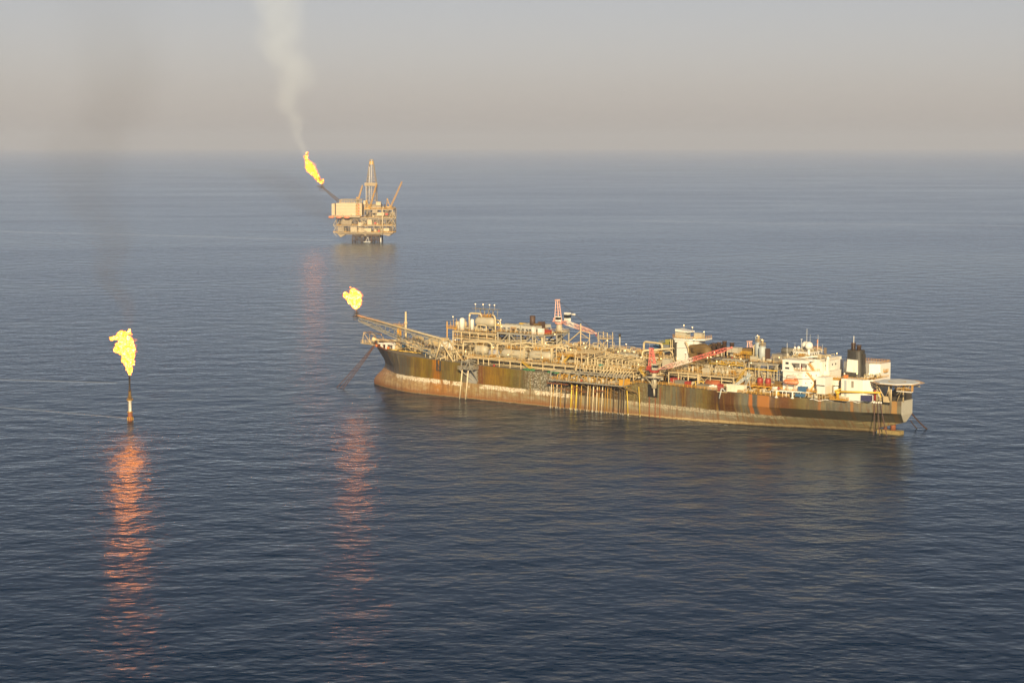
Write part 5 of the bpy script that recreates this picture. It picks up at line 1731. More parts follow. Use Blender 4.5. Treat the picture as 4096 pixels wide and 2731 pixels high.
mb.rail([(204.3, 7.4, 36.9), (219.5, 7.4, 37.0)], 1.1, 1.5, .07).rail([(204.3, 7.4, 36.9), (204.3, 19, 36.9)], 1.1, 1.6, .07)
mb.rail([(203.2, 19.8, 40), (213.4, 19.8, 40), (213.4, 33, 40)], 1.2, 1.2, .07)
mb.rail([(222.8, 15.6, 36.0), (223.9, 15.6, 36), (223.9, 33, 36.0)], 1.3, 1.5, .07)
mb.build('roof_railing', steel, acc)
mb = MB()
mb.rail([(211.5, 7.2, 31.1), (216.4, 7.2, 31.1), (222.8, 14.2, 31.1)], 1.1, 1.3, .08)
stairs(mb, (215.4, 14.4, 35.6), (219.4, 14.0, 31.2))
stairs(mb, (218.0, 8.8, 30.8), (221.0, 12.4, 25.4))
stairs(mb, (221.6, 12.6, 25.2), (219.4, 10.4, 20.6))
mb.build('balcony_railing', yellow_m, acc)
MB().box(210.6, 211.6, 14.2, 14.9, 31.2, 33.4).build('red_locker', red_m, acc)
MB().bend([(204.6, 7.2, 27.2), (216.2, 7.1, 27.2), (219.4, 10.2, 27.2)], .12, 6).build('pipe_run', steel2, acc)
for u, v, z, r in ((206.2, 28, 42.8, 2.1), (212.8, 20, 43.5, 2.15)):
    o = MB().ball((u, v, z), r, 24, 14).build('radome', white_m, acc)
    MB().lathe((u, v, 39.9 if v > 21 else 37), [(0, 1.0), (z - r - (39.9 if v > 21 else 37) + .3, .7)], 'z', 12).build('pedestal', white_m, o)
o = MB().lathe((204.3, 24, 40.4), [(0, .6), (.2, .85), (1.4, .85), (1.9, .6), (2.1, .2)], 'z', 14).build('radome', white_m, acc)
MB().lathe((204.3, 24, 40), [(0, .3), (.5, .3)], 'z', 8).build('pedestal', white_m, o)
o = MB().ball((225.2, 18.5, 37.6), .95, 12, 8, 1.2).build('radome', white_m, acc)
MB().box(224.5, 225.9, 17.8, 19.2, 31, 36.9).build('pedestal', white_m, o)
for u, v, z0, z1, r in ((203, 14, 36.9, 45, .13), (206, 24, 40, 46.3, .14), (207.8, 30, 40, 48.5, .08), (209.2, 24, 40, 52.2, .12), (213.2, 29, 40, 48.8, .09), (202.0, 24, 37, 44, .08), (214.6, 26, 37, 44.6, .08), (215.4, 30, 37, 43.6, .08), (211.4, 32, 40, 44, .07), (210.0, 22, 40, 43, .06), (213.3, 23, 40, 43.6, .06), (212.6, 30, 40, 44, .06)):
    m_ = MB().bar((u, v, z0), (u, v, z1), r, 6, r * .6)
    if z1 == 46.3:
        m_.lathe((u, v, 46.1), [(0, .6), (.25, .6)], 'z', 8)
    m_._link('antenna', white_m, acc)
MB().bar((202.2, 22, 37.2), (203.2, 22, 41.4), .25).bar((204.4, 22, 37.4), (203.2, 22, 41.4), .25).ball((203.0, 22, 41.8), .45, 8, 5).ball((202.4, 22, 40.6), .4, 8, 5).bar((202.2, 21.4, 39.8), (204.4, 22.8, 39.8), .2)._link('radar_mast', white_m, acc)
MB().bar((213.4, 27.6, 39.9), (213.6, 27.6, 44.6), .13, 6).bar((213.6, 27.6, 44.4), (213.65, 27.6, 46.2), .26, 6)._link('signal_pole', orange_m, acc)
MB().box(219.5, 221, 24, 24.6, 39.4, 42.6).bar((220.2, 24.3, 36), (220.2, 24.3, 39.5), .12)._link('screen_panel', deck_m, acc)
MB().bar((212, 12.6, 37.6), (219.8, 17, 38.6), .35, 8)._link('gangway_tube', white_m, acc)
clutter(acc, 204.4, 212, 15, 20, 37.0, 16, 2.0, 401)
clutter(acc, 213.6, 221, 16, 32, 37.1, 24, 1.6, 402)
clutter(acc, 204, 212.6, 21, 33, 40.0, 14, 1.3, 403)
for v in (18, 21.5, 25, 28.5):
    for z in (33.4, 29.0, 25.0):
        MB().box(223.95, 224.12, v, v + .9, z, z + .9).build('window', glass_m, acc)
for u in (217.4, 219.4, 221.2):
    v = 7.6 + (u - 216.2) * 7 / 6.4
    for z in (28.6, 24.6):
        MB().box(u - .25, u + .25, v - .12, v + .3, z, z + .6).build('window', glass_m, acc)
MB().box(213.6, 214.6, 14.85, 15.1, 31.2, 33.2).box(206.6, 207.4, 14.85, 15.1, 31.2, 33.2).build('door', steel2, acc)
# stacked white cabins in front, the aft engine casing and its companions
MB().box(225.4, 230.4, 6.4, 14, 20.3, 24.4).box(225.2, 230.6, 6.2, 14.2, 24.9, 28.9).box(225.5, 230.3, 6.6, 13.8, 24.4, 24.9)._link('stacked_cabins', white_m, ship)
MB().box(225.6, 230.2, 6.15, 6.3, 24.4, 24.9).build('dark_gap', dark_m, ship)
mb = MB()
for k in range(4):
    mb.bar((225.5 + 1.6 * k, 6.6, 17.5), (225.5 + 1.6 * k, 6.6, 20.2), .18)
for k in range(6):
    mb.bar((230.75, 7 + 1.3 * k, 20.2), (230.75, 7 + 1.3 * k, 24.4), .12)
mb.box(225.2, 230.9, 6.2, 14, 19.9, 20.2).bar((225.6, 6.5, 17.5), (230.4, 6.5, 20), .15)
mb.build('cabin_trestle', steel, ship)
ec_o = MB().prism([(237.6, 19), (237.6, 10.5), (250.2, 10.5), (254, 14.5), (254, 33), (237.6, 33)], 17.6, 28.7)._link('engine_casing', white_m, ship)
MB().box(243.6, 244.9, 10.35, 10.5, 24.4, 27.8).build('louvre', steel2, ec_o)
MB().box(239.4, 240.8, 10.4, 10.5, 19.6, 27.8).build('door_recess', bluegrey, ec_o)
mb = MB()
mb.rail([(237.8, 33, 28.7), (237.8, 10.8, 28.7), (250.1, 10.8, 28.7), (253.8, 14.6, 28.7), (253.8, 32, 28.7)], 1.1, 1.5, .08)
mb.build('casing_railing', yellow_m, ec_o)
clutter(ec_o, 247, 252, 12, 28, 28.8, 24, 2.2, 411)
MB().box(238.2, 240.0, 12.0, 13.6, 28.7, 30.4).build('orange_locker', orange_m, ec_o)
# funnel: tapered casing, name panel, twin uptakes
fun = empty('funnel', (0, 0, 0), 0, ship)
def oval(u, v, a, b, n=20, p=3.2):
    out = []
    for k in range(n):
        t = 2 * math.pi * k / n
        c, s = math.cos(t), math.sin(t)
        out.append((u + a * math.copysign(abs(c) ** (2 / p), c), v + b * math.copysign(abs(s) ** (2 / p), s)))
    return out
MB().prism(oval(240.3, 21.5, 5.0, 4.6), 28.3, 42.3, oval(240.1, 21.5, 4.1, 3.7))._link('casing', paint('funnel_black', (.045, .042, .035), (.13, .11, .05), .5, .45, .25), fun)
MB().prism(oval(240.1, 21.5, 4.2, 3.8), 42.3, 42.9)._link('rim', dark_m, fun)
mb = MB()
mb.add([(237.0, 16.95, 31.6), (243.6, 16.95, 31.4), (243.2, 17.45, 38.0), (237.2, 17.45, 38.2), (237.0, 17.5, 31.6), (243.6, 17.5, 31.4), (243.2, 18.0, 38.0), (237.2, 18.0, 38.2)], [(0, 1, 2, 3), (7, 6, 5, 4), (3, 2, 6, 7), (0, 4, 5, 1), (1, 5, 6, 2), (0, 3, 7, 4)])
mb.build('white_panel', paint('chalk_panel', (.80, .78, .68), (.62, .36, .08), .35, .5, .5), fun)
for u, v in ((238.3, 21.8), (242.0, 21.0)):
    q = 4.0 if u < 240 else 3.1
    MB().lathe((u, v, 42.0), [(0, 1.15), (q, 1.15), (q + .1, 1.3), (q + .5, 1.3)], 'z', 14).build('uptake', stack_m, fun)
MB().bar((238.9, 21, 42.9), (238.9, 21, 50.2), .16, 6).build('antenna', white_m, fun)
MB().box(244.75, 245.0, 20, 23, 35.5, 41).build('louvre', dark_m, fun)
# white house on the far quarter
fh = MB().prism([(226, 44), (226, 34.2), (238.6, 33.4), (243.4, 30), (248.4, 33), (248.6, 44)], 17.5, 35.0)._link('aft_house', white_m, ship)
mb = MB()
mb.rail([(226.2, 34.4, 35), (238.6, 33.6, 35), (243.4, 30.3, 35), (248.2, 33.2, 35), (248.4, 43.8, 35), (226.2, 43.8, 35)], 1.3, 1.5, .08)
for z in (30.5, 25.8):
    mb.box(248.6, 250, 36, 39, z, z + .3).rail([(248.6, 36, z + .3), (250, 36, z + .3), (250, 39, z + .3)], 1.3, 1, .1)
mb.build('roof_railing', yellow_m, fh)
mb = MB().box(223, 238, 33.4, 34.6, 28.0, 28.4).box(223.6, 236, 15, 20, 27.2, 27.6)
mb.rail([(223.6, 15, 27.6), (236, 15, 27.6)], 1.3, 1.4, .1)
mb.build('link_bridge', yellow_m, ship)
MB().box(226, 233, 16, 20, 24, 27).lathe((231, 17, 18), [(0, 1.6), (5.5, 1.6)], 'z', 10)._link('intake_house', white_m, ship)

# ---------------------------------------------------------------- helideck
hd = empty('helideck', (0, 0, 0), 0, ship)
HC = (265.6, 18.6)
def octo(r, a0=22.5):
    return [(HC[0] + r * math.cos(R(a0 + 45 * k)), HC[1] + r * math.sin(R(a0 + 45 * k))) for k in range(8)]
MB().prism(octo(11.6), 27.7, 28.35).build('landing_deck', paint('landing_green_grey', (.66, .70, .68), (.52, .52, .46), .4, .7, .12), hd)
net = MB()
o1, o2 = octo(11.7), octo(14.0)
for k in range(8):
    a, b, c, d = o1[k], o1[(k + 1) % 8], o2[(k + 1) % 8], o2[k]
    net.add([(a[0], a[1], 28.0), (b[0], b[1], 28.0), (c[0], c[1], 28.15), (d[0], d[1], 28.15), (a[0], a[1], 27.85), (b[0], b[1], 27.85), (c[0], c[1], 28.0), (d[0], d[1], 28.0)], [(0, 1, 2, 3), (7, 6, 5, 4), (3, 2, 6, 7), (0, 4, 5, 1)])
net.build('safety_net', paint('net_rust', (.66, .46, .27), (.4, .2, .08), .5, .7, 1.0), hd)
ringm = MB()
n = 32
rv = []
for rr in (3.9, 4.7):
    rv += [(HC[0] + rr * math.cos(2 * math.pi * k / n), HC[1] + rr * math.sin(2 * math.pi * k / n), 28.356) for k in range(n)]
ringm.add(rv, [(k, n + k, n + (k + 1) % n, (k + 1) % n) for k in range(n)])
ringm.build('aiming_circle', yellow_b, hd)
hm = MB()
hm.box(HC[0] - 1.6, HC[0] - .9, HC[1] - 2.0, HC[1] + 2.0, 28.357, 28.366).box(HC[0] + .9, HC[0] + 1.6, HC[1] - 2.0, HC[1] + 2.0, 28.357, 28.366).box(HC[0] - .9, HC[0] + .9, HC[1] - .35, HC[1] + .35, 28.357, 28.366)
hm.build('landing_letter', white_m, hd)
mb = MB()
for a, b in (((257, 12), (262, 14)), ((266, 8.5), (264, 13.5)), ((270, 18), (266, 18)), ((266, 27), (264, 24)), ((258, 26), (260, 24))):
    mb.bar((a[0], a[1], 27.7), (b[0], b[1], 18.2), .32, 6)
    mb.bar((a[0], a[1], 25.5), (b[0] - 4, b[1] + 3, 19), .22, 6)
for p in ((256.5, 14), (265, 13.2), (268.5, 20), (262, 24)):
    mb.bar((p[0], p[1], 17.8), (p[0], p[1], 27.7), .45, 6)
for p, q in (((254, 13, 26), (276, 13, 26)), ((254, 24, 26), (276, 24, 26)), ((259, 8, 26), (259, 29, 26)), ((271, 8, 26), (271, 29, 26))):
    mb.bar(p, q, .26)
    P1, P2 = Vector(p), Vector(q)
    for k in range(6):
        c0 = P1.lerp(P2, k / 6)
        c1 = P1.lerp(P2, (k + .5) / 6)
        c2 = P1.lerp(P2, (k + 1) / 6)
        mb.bar(c0 + Vector((0, 0, 1.7)), c1, .14).bar(c1, c2 + Vector((0, 0, 1.7)), .14)
mb.build('support_frame', steel, hd)
mb = MB().box(269, 277.5, 11, 13, 24.2, 24.6)
mb.build('catwalk', white_m, hd)
mb = MB()
rails_round(mb, 269, 277.5, 11, 13, 24.6, 1.5)
mb.rail([(277.5, 11, 24.6), (277.5, 13, 24.6)], 3.4, .6, .1, 5)
mb.bar((269.5, 11, 24.6), (269.5, 12, 27.8), .12).bar((273, 11, 24.6), (273, 12, 27.8), .12)
mb.build('catwalk_railing', yellow_m, hd)
MB().box(261, 264, 12.4, 15.2, 18, 21).bar((264, 13, 18), (264, 13, 27), .4).build('stair_post', steel, hd)

# aft deck: yellow gangway boom, hose over the side, fender post, small gear
mb = MB().bar((235.5, 7.5, 22.0), (259.6, 12.2, 22.7), .5, 8).lathe((237, 7.8, 17.6), [(0, .9), (3.4, .8), (3.6, 1.3), (4.6, 1.1)], 'z', 10).bar((235.5, 7.5, 22.4), (239, 8.1, 23.6), .45).bar((258.8, 12, 22.7), (259.8, 12.2, 20.4), .35)
mb.build('stowed_crane', yellow_b, ship)
mb = MB()
rails_round(mb, 233, 243, 6.4, 9, 18.2, 1.2)
mb.box(233, 243, 6.4, 9, 17.7, 18.2)
mb.build('stern_platform', yellow_m, ship)
MB().lathe((255.2, 14.6, 18), [(0, .7), (5.2, .7), (5.8, .4)], 'z', 10).build('red_cylinder', red_m, ship)
pts_ = []
for k in range(30):
    u = 222 + 1.15 * k
    pts_.append((u, CV - half(u, 17) - .15, deckz(u) - .45 + .35 * math.sin(k * 1.1) - .25 * math.sin(k * .37)))
MB().path(pts_, .22, 6).build('white_hose', white_m, ship)
mb = MB()
for k in range(7):
    u = 241 + 1.8 * k
    mb.lathe((u, CV - half(u, 17) + 1.6, 18.2), [(0, .3), (.2, .55), (1.3, .55), (1.5, .3)], 'x', 8)
mb.build('life_raft_drum', white_m, ship)
mb = MB()
for k in range(4):
    u = 254.6 + 1.2 * k
    mb.lathe((u, CV - half(u, 17) - .35, 16.6), [(0, .5), (.7, .62), (1.0, .4)], 'z', 8)
mb.build('chain_stopper', white_m, ship)
# white davit posts below the accommodation
mb = MB()
for u, w in ((201, .2), (204.3, .55), (207.5, .22), (209.5, .22), (212.8, .55), (217, .2)):
    v = CV - half(u, 17) + .3
    mb.bar((u, v, 17), (u, v, 20.3), w, 8, w * .8)
    if w > .5:
        mb.lathe((u, v, 17), [(0, w * 2.2), (.6, w * 1.1)], 'z', 8)
mb.prism([(200.6, 2.0), (204, 1.6), (213, 3.6), (223, 6.6), (223, 9.6), (200.6, 7.4)], 20.3, 20.8)
mb.build('boat_deck', white_m, ship)
mb = MB()
for u in (208.8, 213.4):
    mb.bar((u - .8, 4.4, 20.8), (u, 4.8, 24.4), .16).bar((u + .8, 4.4, 20.8), (u, 4.8, 24.4), .16)
mb.path([(207.6, 6.4, 20.8), (207.6, 6.4, 28.6), (213.4, 5.4, 29), (214.2, 4.8, 27.6)], .14)
mb.build('boat_davit', steel, ship)
mb = MB()
mb.rail([(200.8, 2.2, 20.8), (204, 1.8, 20.8), (213, 3.8, 20.8), (222.8, 6.8, 20.8)], 1.0, 1.4, .07)
rails_round(mb, 220, 226, 5.4, 9, 21.2, 1.2)
mb.box(220, 226, 5.4, 9, 20.9, 21.2)
mb.build('boat_deck_railing', yellow_m, ship)
clutter(ship, 208, 226, 8 - 3, 12 - 4, 17.7, 36, 2.6, 501)
clutter(ship, 222, 238, 9, 14, 17.6, 30, 3.0, 502)
clutter(ship, 244, 262, 14, 18, 17.8, 24, 2.2, 503)

# flood lamps
lp = MB().bar((0, 0, 0), (0, 0, 2.6), .08).box(-.35, .35, -.3, .3, 2.6, 2.75)
l0 = lp.build('flood_lamp', steel, ship, (-18, 4, 31))
h0 = MB().ball((0, -.15, 2.9), .26, 8, 5).build('bulb', lamp_m, l0)
spots = [(-10, 4, 24.7), (11, 4, 28.5), (22, 4.2, 24.7), (47, 4.2, 24.7), (58, 12, 30), (66, 6, 30.5), (78, 3.6, 32.4), (92, 16, 30), (97, 16, 31), (103, 16, 30.5), (108, 16, 28), (113, 6, 25), (121, 4, 24), (124, 12, 28.5),
         (-22, 28, 50.8), (-16, 28, 50.8), (-11, 28, 50.8), (-8, 29, 50.8), (-48, 38, 41), (-24, 25, 44), (-3.5, 27, 40), (-4, 30, 42), (3, 22, 39), (36, 22, 31), (39, 27, 36), (60, 27, 32), (74, 31, 34), (88, 30, 33), (100, 36, 34),
         (117, 43, 42), (122, 38, 45.2), (129, 36, 44.6), (136.8, 36, 42.5), (134, 30, 38.4), (130, 28, 31), (139, 6, 30), (150, 9, 30), (157, 8, 31.6), (163, 8, 30), (171, 8, 28), (172, 18, 31.0), (181, 14, 29.8), (180, 12, 21.6), (188, 12, 21.6),
         (180.6, 21, 44), (185, 18.5, 42.2), (196, 18, 33.4), (203, 10, 18), (205, 19.6, 39.0), (222, 34, 36), (236, 17, 27.6), (246, 12, 28.8), (252, 14, 28.8), (249, 31.5, 28), (149, 24, 30), (155, 18, 33.6), (145, 22, 27.4)]
for s in spots:
    c = link_copy(l0, ship, s)
    link_copy(h0, c, (0, 0, 0))

# ---------------------------------------------------------------- loose things carried by the ship
def on_ship(u, v, z):
    c, s = math.cos(SHIP_HEADING), math.sin(SHIP_HEADING)
    return (SHIP_ORIGIN[0] + u * c - v * s, SHIP_ORIGIN[1] + u * s + v * c, z)
def loose(name, u, v, z, label, cat, group=None, rz=0.0):
    return tag(empty(name, on_ship(u, v, z), SHIP_HEADING + rz), label, cat, group)
# lifeboat
lb = loose('lifeboat', 211.1, 4.4, 24.1, 'orange enclosed lifeboat hanging beside the white accommodation block', 'lifeboat')
lb.scale = (.88, .88, .88)
prof = [(-5.2, .25), (-4.9, .75), (-3.8, 1.35), (-1.5, 1.65), (1.5, 1.65), (3.8, 1.4), (4.8, .9), (5.2, .5)]
mb = MB()
rings = []
for x, r in prof:
    ring = []
    for k in range(12):
        t = 2 * math.pi * k / 12
        y = r * math.cos(t)
        z = math.sin(t)
        z = z * r * (1.25 if z > 0 else .85) if True else z
        ring.append((x, y, 1.4 + z))
    rings += ring
fs = []
for i in range(len(prof) - 1):
    for j in range(12):
        fs.append((i * 12 + j, i * 12 + (j + 1) % 12, (i + 1) * 12 + (j + 1) % 12, (i + 1) * 12 + j))
fs += [tuple(range(11, -1, -1)), tuple(range((len(prof) - 1) * 12, len(prof) * 12))]
mb.add(rings, fs, True)
mb.build('hull', orange_m, lb)
MB().box(2.4, 4.2, -.8, .8, 2.4, 4.0).build('cabin', orange_m, lb)
MB().box(4.15, 4.25, -.6, .6, 3.1, 3.7).box(2.8, 3.8, -.85, -.78, 3.1, 3.6).build('window', glass_m, lb)
MB().path([(-5.1, 0, 1.5), (-4, -1.35, 1.45), (-1.5, -1.72, 1.4), (1.5, -1.72, 1.4), (4, -1.4, 1.45), (5.2, 0, 1.5)], .12).build('fender_rail', white_m, lb)
# containers, skips and boxes
def container(u, v, z, L, W, H, mat, label, cat='container', group=None, rz=0.0, name='container'):
    o = loose(name, u, v, z, label, cat, group, rz)
    b = MB().box(0, L, 0, W, 0, H)
    k = int(L / .8)
    for j in range(k):
        b.box(.3 + j * (L - .4) / k, .3 + j * (L - .4) / k + .28, -.07, 0.01, .2, H - .2)
    b.build('shell', mat, o)
    f = MB()
    for x in (0, L):
        for y in (0, W):
            f.bar((x, y, 0), (x, y, H + .05), .12)
    f.bar((0, 0, H), (L, 0, H), .1).bar((0, W, H), (L, W, H), .1).bar((0, 0, .1), (L, 0, .1), .1)
    f.build('corner_frame', mat, o)
    return o
container(173.6, 1.2, 17.9, 10.6, 3.0, 3.9, paint('cream_container', (.78, .72, .56), (.5, .3, .1), .25, .5, .4), 'long cream container standing at the deck edge right of the pale hose boom')
container(134.8, 5, 18.5, 4.4, 3, 3.6, red_m, 'dark red container in the shade just right of the near crane', 'container')
container(146.6, 1.3, 18.1, 2.6, 2.4, 3.2, red_m, 'bright red box behind the orange deck railing among pale skips', 'box', name='steel_box')
container(168.0, .9, 17.9, 2.3, 2.2, 3.6, red_m, 'tall bright red box beside the hose boom station', 'box', name='steel_box')
container(139, 3.0, 18.4, 7, 3, 3.0, deck_m, 'wide grey netted cargo skip right of the dark red container', 'skip', 'cargo skips on the near deck', name='cargo_skip')
container(154, 2.0, 18.1, 8, 3.6, 2.2, deck_m, 'flat brown cargo skip left of the white tarpaulin', 'skip', 'cargo skips on the near deck', name='cargo_skip')
container(161.5, 1.2, 18.0, 5.0, 2.4, 1.7, white_m, 'low white crate behind the railing left of the tall red box', 'crate', name='crate')
tb = loose('tarpaulin', 163, 2.0, 19.7, 'crumpled white tarpaulin heaped on the low white crate', 'tarpaulin')
b_ = MB()
for k in range(5):
    b_.ball((k * .9 - .4, .2 * (k % 2), .1 + .25 * (k % 3)), .8, 8, 5, .8)
b_.build('sheet', white_m, tb)
fr = loose('lifting_cage', 150.2, 6.5, 18.2, 'yellow lifting frame holding a dark round drum under the decks', 'frame')
b_ = MB()
for x in (0, 2.6, 5.2):
    for y in (0, 2.4):
        b_.bar((x, y, 0), (x, y, 3), .2)
for z in (0.1, 1.5, 3):
    b_.bar((0, 0, z), (5.2, 0, z), .18).bar((0, 2.4, z), (5.2, 2.4, z), .18)
b_.build('cage', yellow_b, fr)
MB().lathe((.4, 1.2, 1.5), [(0, .3), (.3, 1.0), (4.1, 1.0), (4.4, .3)], 'x', 12).build('drum', dark_m, fr)
ot = loose('rusty_tank', 156, 8, 18.2, 'big rusty orange round topped tank in shade under the test deck', 'tank')
MB().lathe((0, 0, 2.2), [(0, .5), (.8, 2.2), (8.4, 2.2), (9.2, .5)], 'x', 16).build('shell', paint('rust_orange', (.36, .10, .03), (.20, .05, .02), .5, .7, .4), ot)
MB().box(1.5, 2, -1.6, 1.6, 0, 1).box(7, 7.5, -1.6, 1.6, 0, 1).build('cradle', rust, ot)
yt = loose('yellow_drum', 203.2, 3.6, 17.8, 'fat yellow drum at the deck edge left of the white posts', 'drum')
MB().lathe((0, 0, .2), [(0, 1.3), (.2, 1.45), (1.6, 1.4), (1.8, 1.5), (2.0, 1.5), (3.3, 1.4), (3.5, 1.0)], 'z', 14).build('shell', yellow_b, yt)
MB().lathe((0, 0, 3.6), [(0, .5), (.4, .5)], 'z', 10).build('lid', yellow_b, yt)
gb = loose('skip_box', 198.5, 9.0, 21.7, 'brown weathered box on the walkway left of the yellow drum', 'box')
MB().box(0, 5, 0, 2.5, 0, 2.8).build('shell', brown_m, gb)
MB().box(-.1, 5.1, -.1, 2.6, 2.8, 2.95).build('lid', brown_m, gb)
container(215.3, 4.6, 20.85, 4.6, 2.6, 2.5, blue_m, 'blue roofed container on the boat deck right of the lifeboat', 'container')
container(214.2, 4.0, 18.1, 5.0, 1.8, 1.5, blue_m, 'long blue bin on the main deck below the blue roofed container', 'bin', name='waste_bin')
container(249.6, 11.0 - 1.2, 18.0, 5.2, 2.6, 2.9, paint('indigo_paint', (.05, .05, .12), (.1, .08, .12), .3, .5, .5), 'dark blue box with a yellow hatch on the aft deck', 'box', name='steel_box')
wr = loose('life_raft', 200.9, 2.6, 20.8, 'white life raft canisters with a red end at the left of the boat deck', 'life raft')
MB().lathe((0, 0, .9), [(0, .5), (.3, .85), (3.2, .85), (3.5, .5)], 'x', 10).build('canister', white_m, wr)
MB().lathe((3.6, 0, .9), [(0, .85), (.8, .85)], 'x', 10).build('end_cap', red_m, wr)
for u, v, lab in ((36.5, 1.0, 'green net heap on deck below the third tank'), (54, .9, 'green net heap at the deck edge left of the riser balcony')):
    o = loose('net_heap', u, v, deckz(u), lab, 'net', 'green nets along the near deck edge')
    b_ = MB()
    for k in range(6):
        b_.ball((k * 1.2, .2 * (k % 2), .3), 1.0 + .2 * (k % 3), 8, 5, .7)
    b_.build('mesh_pile', green_m, o)
rb = loose('red_buoy', 14, .8, deckz(14), 'small red buoy on deck under the tank platform', 'buoy')
MB().ball((0, 0, .7), .8, 10, 7).build('ball', red_m, rb)
MB().lathe((0, 0, 1.3), [(0, .3), (.5, .25)], 'z', 8).build('eye', dark_m, rb)

# ---------------------------------------------------------------- mooring chains
chain_m = paint('wet_rusty_chain', (.09, .05, .04), (.22, .10, .05), .6, .7, .8)
def chain(a, b, label, group, r=.3, ground_weed=False):
    A, B = Vector(a), Vector(b)
    o = tag(empty('mooring_chain', A), label, 'chain', group)
    m_ = MB()
    n = max(8, int((B - A).length / 1.3))
    d = (B - A)
    sag = Vector((0, 0, -1)) * d.length * .018
    side = d.cross(Vector((0, 0, 1))).normalized()
    pts = []
    for k in range(n + 1):
        t = k / n
        pts.append(d * t + sag * 4 * t * (1 - t))
    for k in range(n):
        p, q = pts[k], pts[k + 1]
        w = side if k % 2 else d.normalized().cross(side)
        e = (q - p) * .18
        m_.bar(p - e + w * r * .6, q + e + w * r * .6, r * .5, 5).bar(p - e - w * r * .6, q + e - w * r * .6, r * .5, 5)
    m_.build('chain_links', chain_m, o)
    return o
bowp = [on_ship(-99.5 + .9 * k, 22.0 - 1.0 * k, 24.4 - .5 * k) for k in range(3)]
ends = [(-170.5 , 0), (0, 0), (0, 0)]
for k, (px, lab) in enumerate((((-110.3, 1226.2), 'uppermost of the three chains sloping from the bow into the sea'), ((-107.7, 1222.4), 'middle one of the three chains sloping from the bow into the sea'), ((-105.7, 1218.6), 'lowest of the three chains sloping from the bow into the sea'))):
    chain(bowp[k], (px[0], px[1], -1.5), lab, 'mooring chains at the bow', .24)
for k, (u1, lab) in enumerate(((254.9, 'left one of the three chains hanging down the quarter near the stern'), (258.0, 'middle one of the three chains hanging down the quarter near the stern'), (261.8, 'right one of the three chains hanging down the quarter near the stern'))):
    u0 = 255.2 + 1.3 * k
    chain(on_ship(u0, CV - half(u0, 17) - .6, 16.6), on_ship(u1, 14.5 + .9 * k, -1.0), lab, 'mooring chains at the near quarter', .27)
chain(on_ship(268.2, 31, 10.4), on_ship(266.2, 54.4, -1.0), 'thicker right hand chain running from the transom into the sea', 'mooring chains behind the stern', .4)
chain(on_ship(268.0, 30, 7.0), on_ship(259.7, 55.3, -1.0), 'thinner left hand chain running from the transom into the sea', 'mooring chains behind the stern', .26)

# ================================================================ the distant platform
plat = tag(empty('drilling_platform', PLAT, R(-4)), 'distant cream and yellow oil platform with a tall derrick on the horizon side', 'oil platform')
pc = paint('platform_cream', (0.58, 0.47, 0.30), (0.45, 0.28, 0.10), 0.30, 0.6, 0.10)
pb = paint('platform_beige', (0.36, 0.28, 0.18), (0.26, 0.22, 0.09), 0.40, 0.6, 0.12)
pd = paint('platform_dark_steel', (0.09, 0.065, 0.05), (0.3, 0.12, 0.04), 0.40, 0.6, 0.2)  # dark steel of the jacket, bracing, flare boom and stack
py_ = paint('platform_yellow', (0.60, 0.33, 0.05), (0.6, 0.34, 0.1), 0.3, 0.6, 0.2)
pr_ = paint('platform_red', (0.5, 0.08, 0.06), (0.4, 0.15, 0.08), 0.3, 0.6, 0.2)
mb = MB()
for x in (-28, -13, 2, 15):
    for y in (4, 34):
        mb.bar((x, y, -4), (x * .96, y, 15), 1.0, 10)
jk = mb._link('jacket', pd, plat)
mb = MB()
for y in (4, 34):
    for a, b in ((-28, -13), (-13, 2), (2, 15)):
        mb.bar((a, y, 0), (b, y, 13), .5, 6).bar((b, y, 0), (a, y, 13), .5, 6)
        mb.bar((a, y, 3), (b, y, 3), .45, 6).bar((a, y, 8), (b, y, 8), .4, 6)
for k in range(24):
    x = -26 + 1.75 * k
    mb.bar((x, 10 + (k % 3) * 5, -3), (x, 10 + (k % 3) * 5, 15), .45, 6)
mb.box(-28, 16, 1, 30, 9, 9.5).box(-24, 12, 6, 28, 9.6, 13.5).box(-30, 18, 2, 2.6, 5.6, 6.2)
mb.build('conductor_bracing', pd, jk)
MB().bar((-8, 1, 0), (-3.4, 2, 8), .3).bar((-1, 1, 0), (-3.4, 2, 8), .3).box(-10, 1, .5, 2, .6, 1.2).bar((16.5, 2, -2), (16.5, 2, 7), .8, 8).build('boat_landing', white_m, jk)
random.seed(5)
rg = random.Random(21)
mA = module('cellar_deck', -52, 35, 0, 38, 14, [15.2, 26.0], 9, 2, .7, .7, mat=pb, brace='n', pipes=9, seed=0, par=plat, deckmat=pb)
mB_ = module('production_deck', -52, 35, 0, 38, 26, [38.2], 9, 2, .8, .8, mat=pb, brace='w', pipes=10, seed=0, par=plat, deckmat=pb)
mC = module('weather_deck', -9, 35.5, 2, 38, 38, [51.0], 5, 2, .7, .7, mat=pb, brace='x', pipes=9, seed=0, par=plat, deckmat=pb)
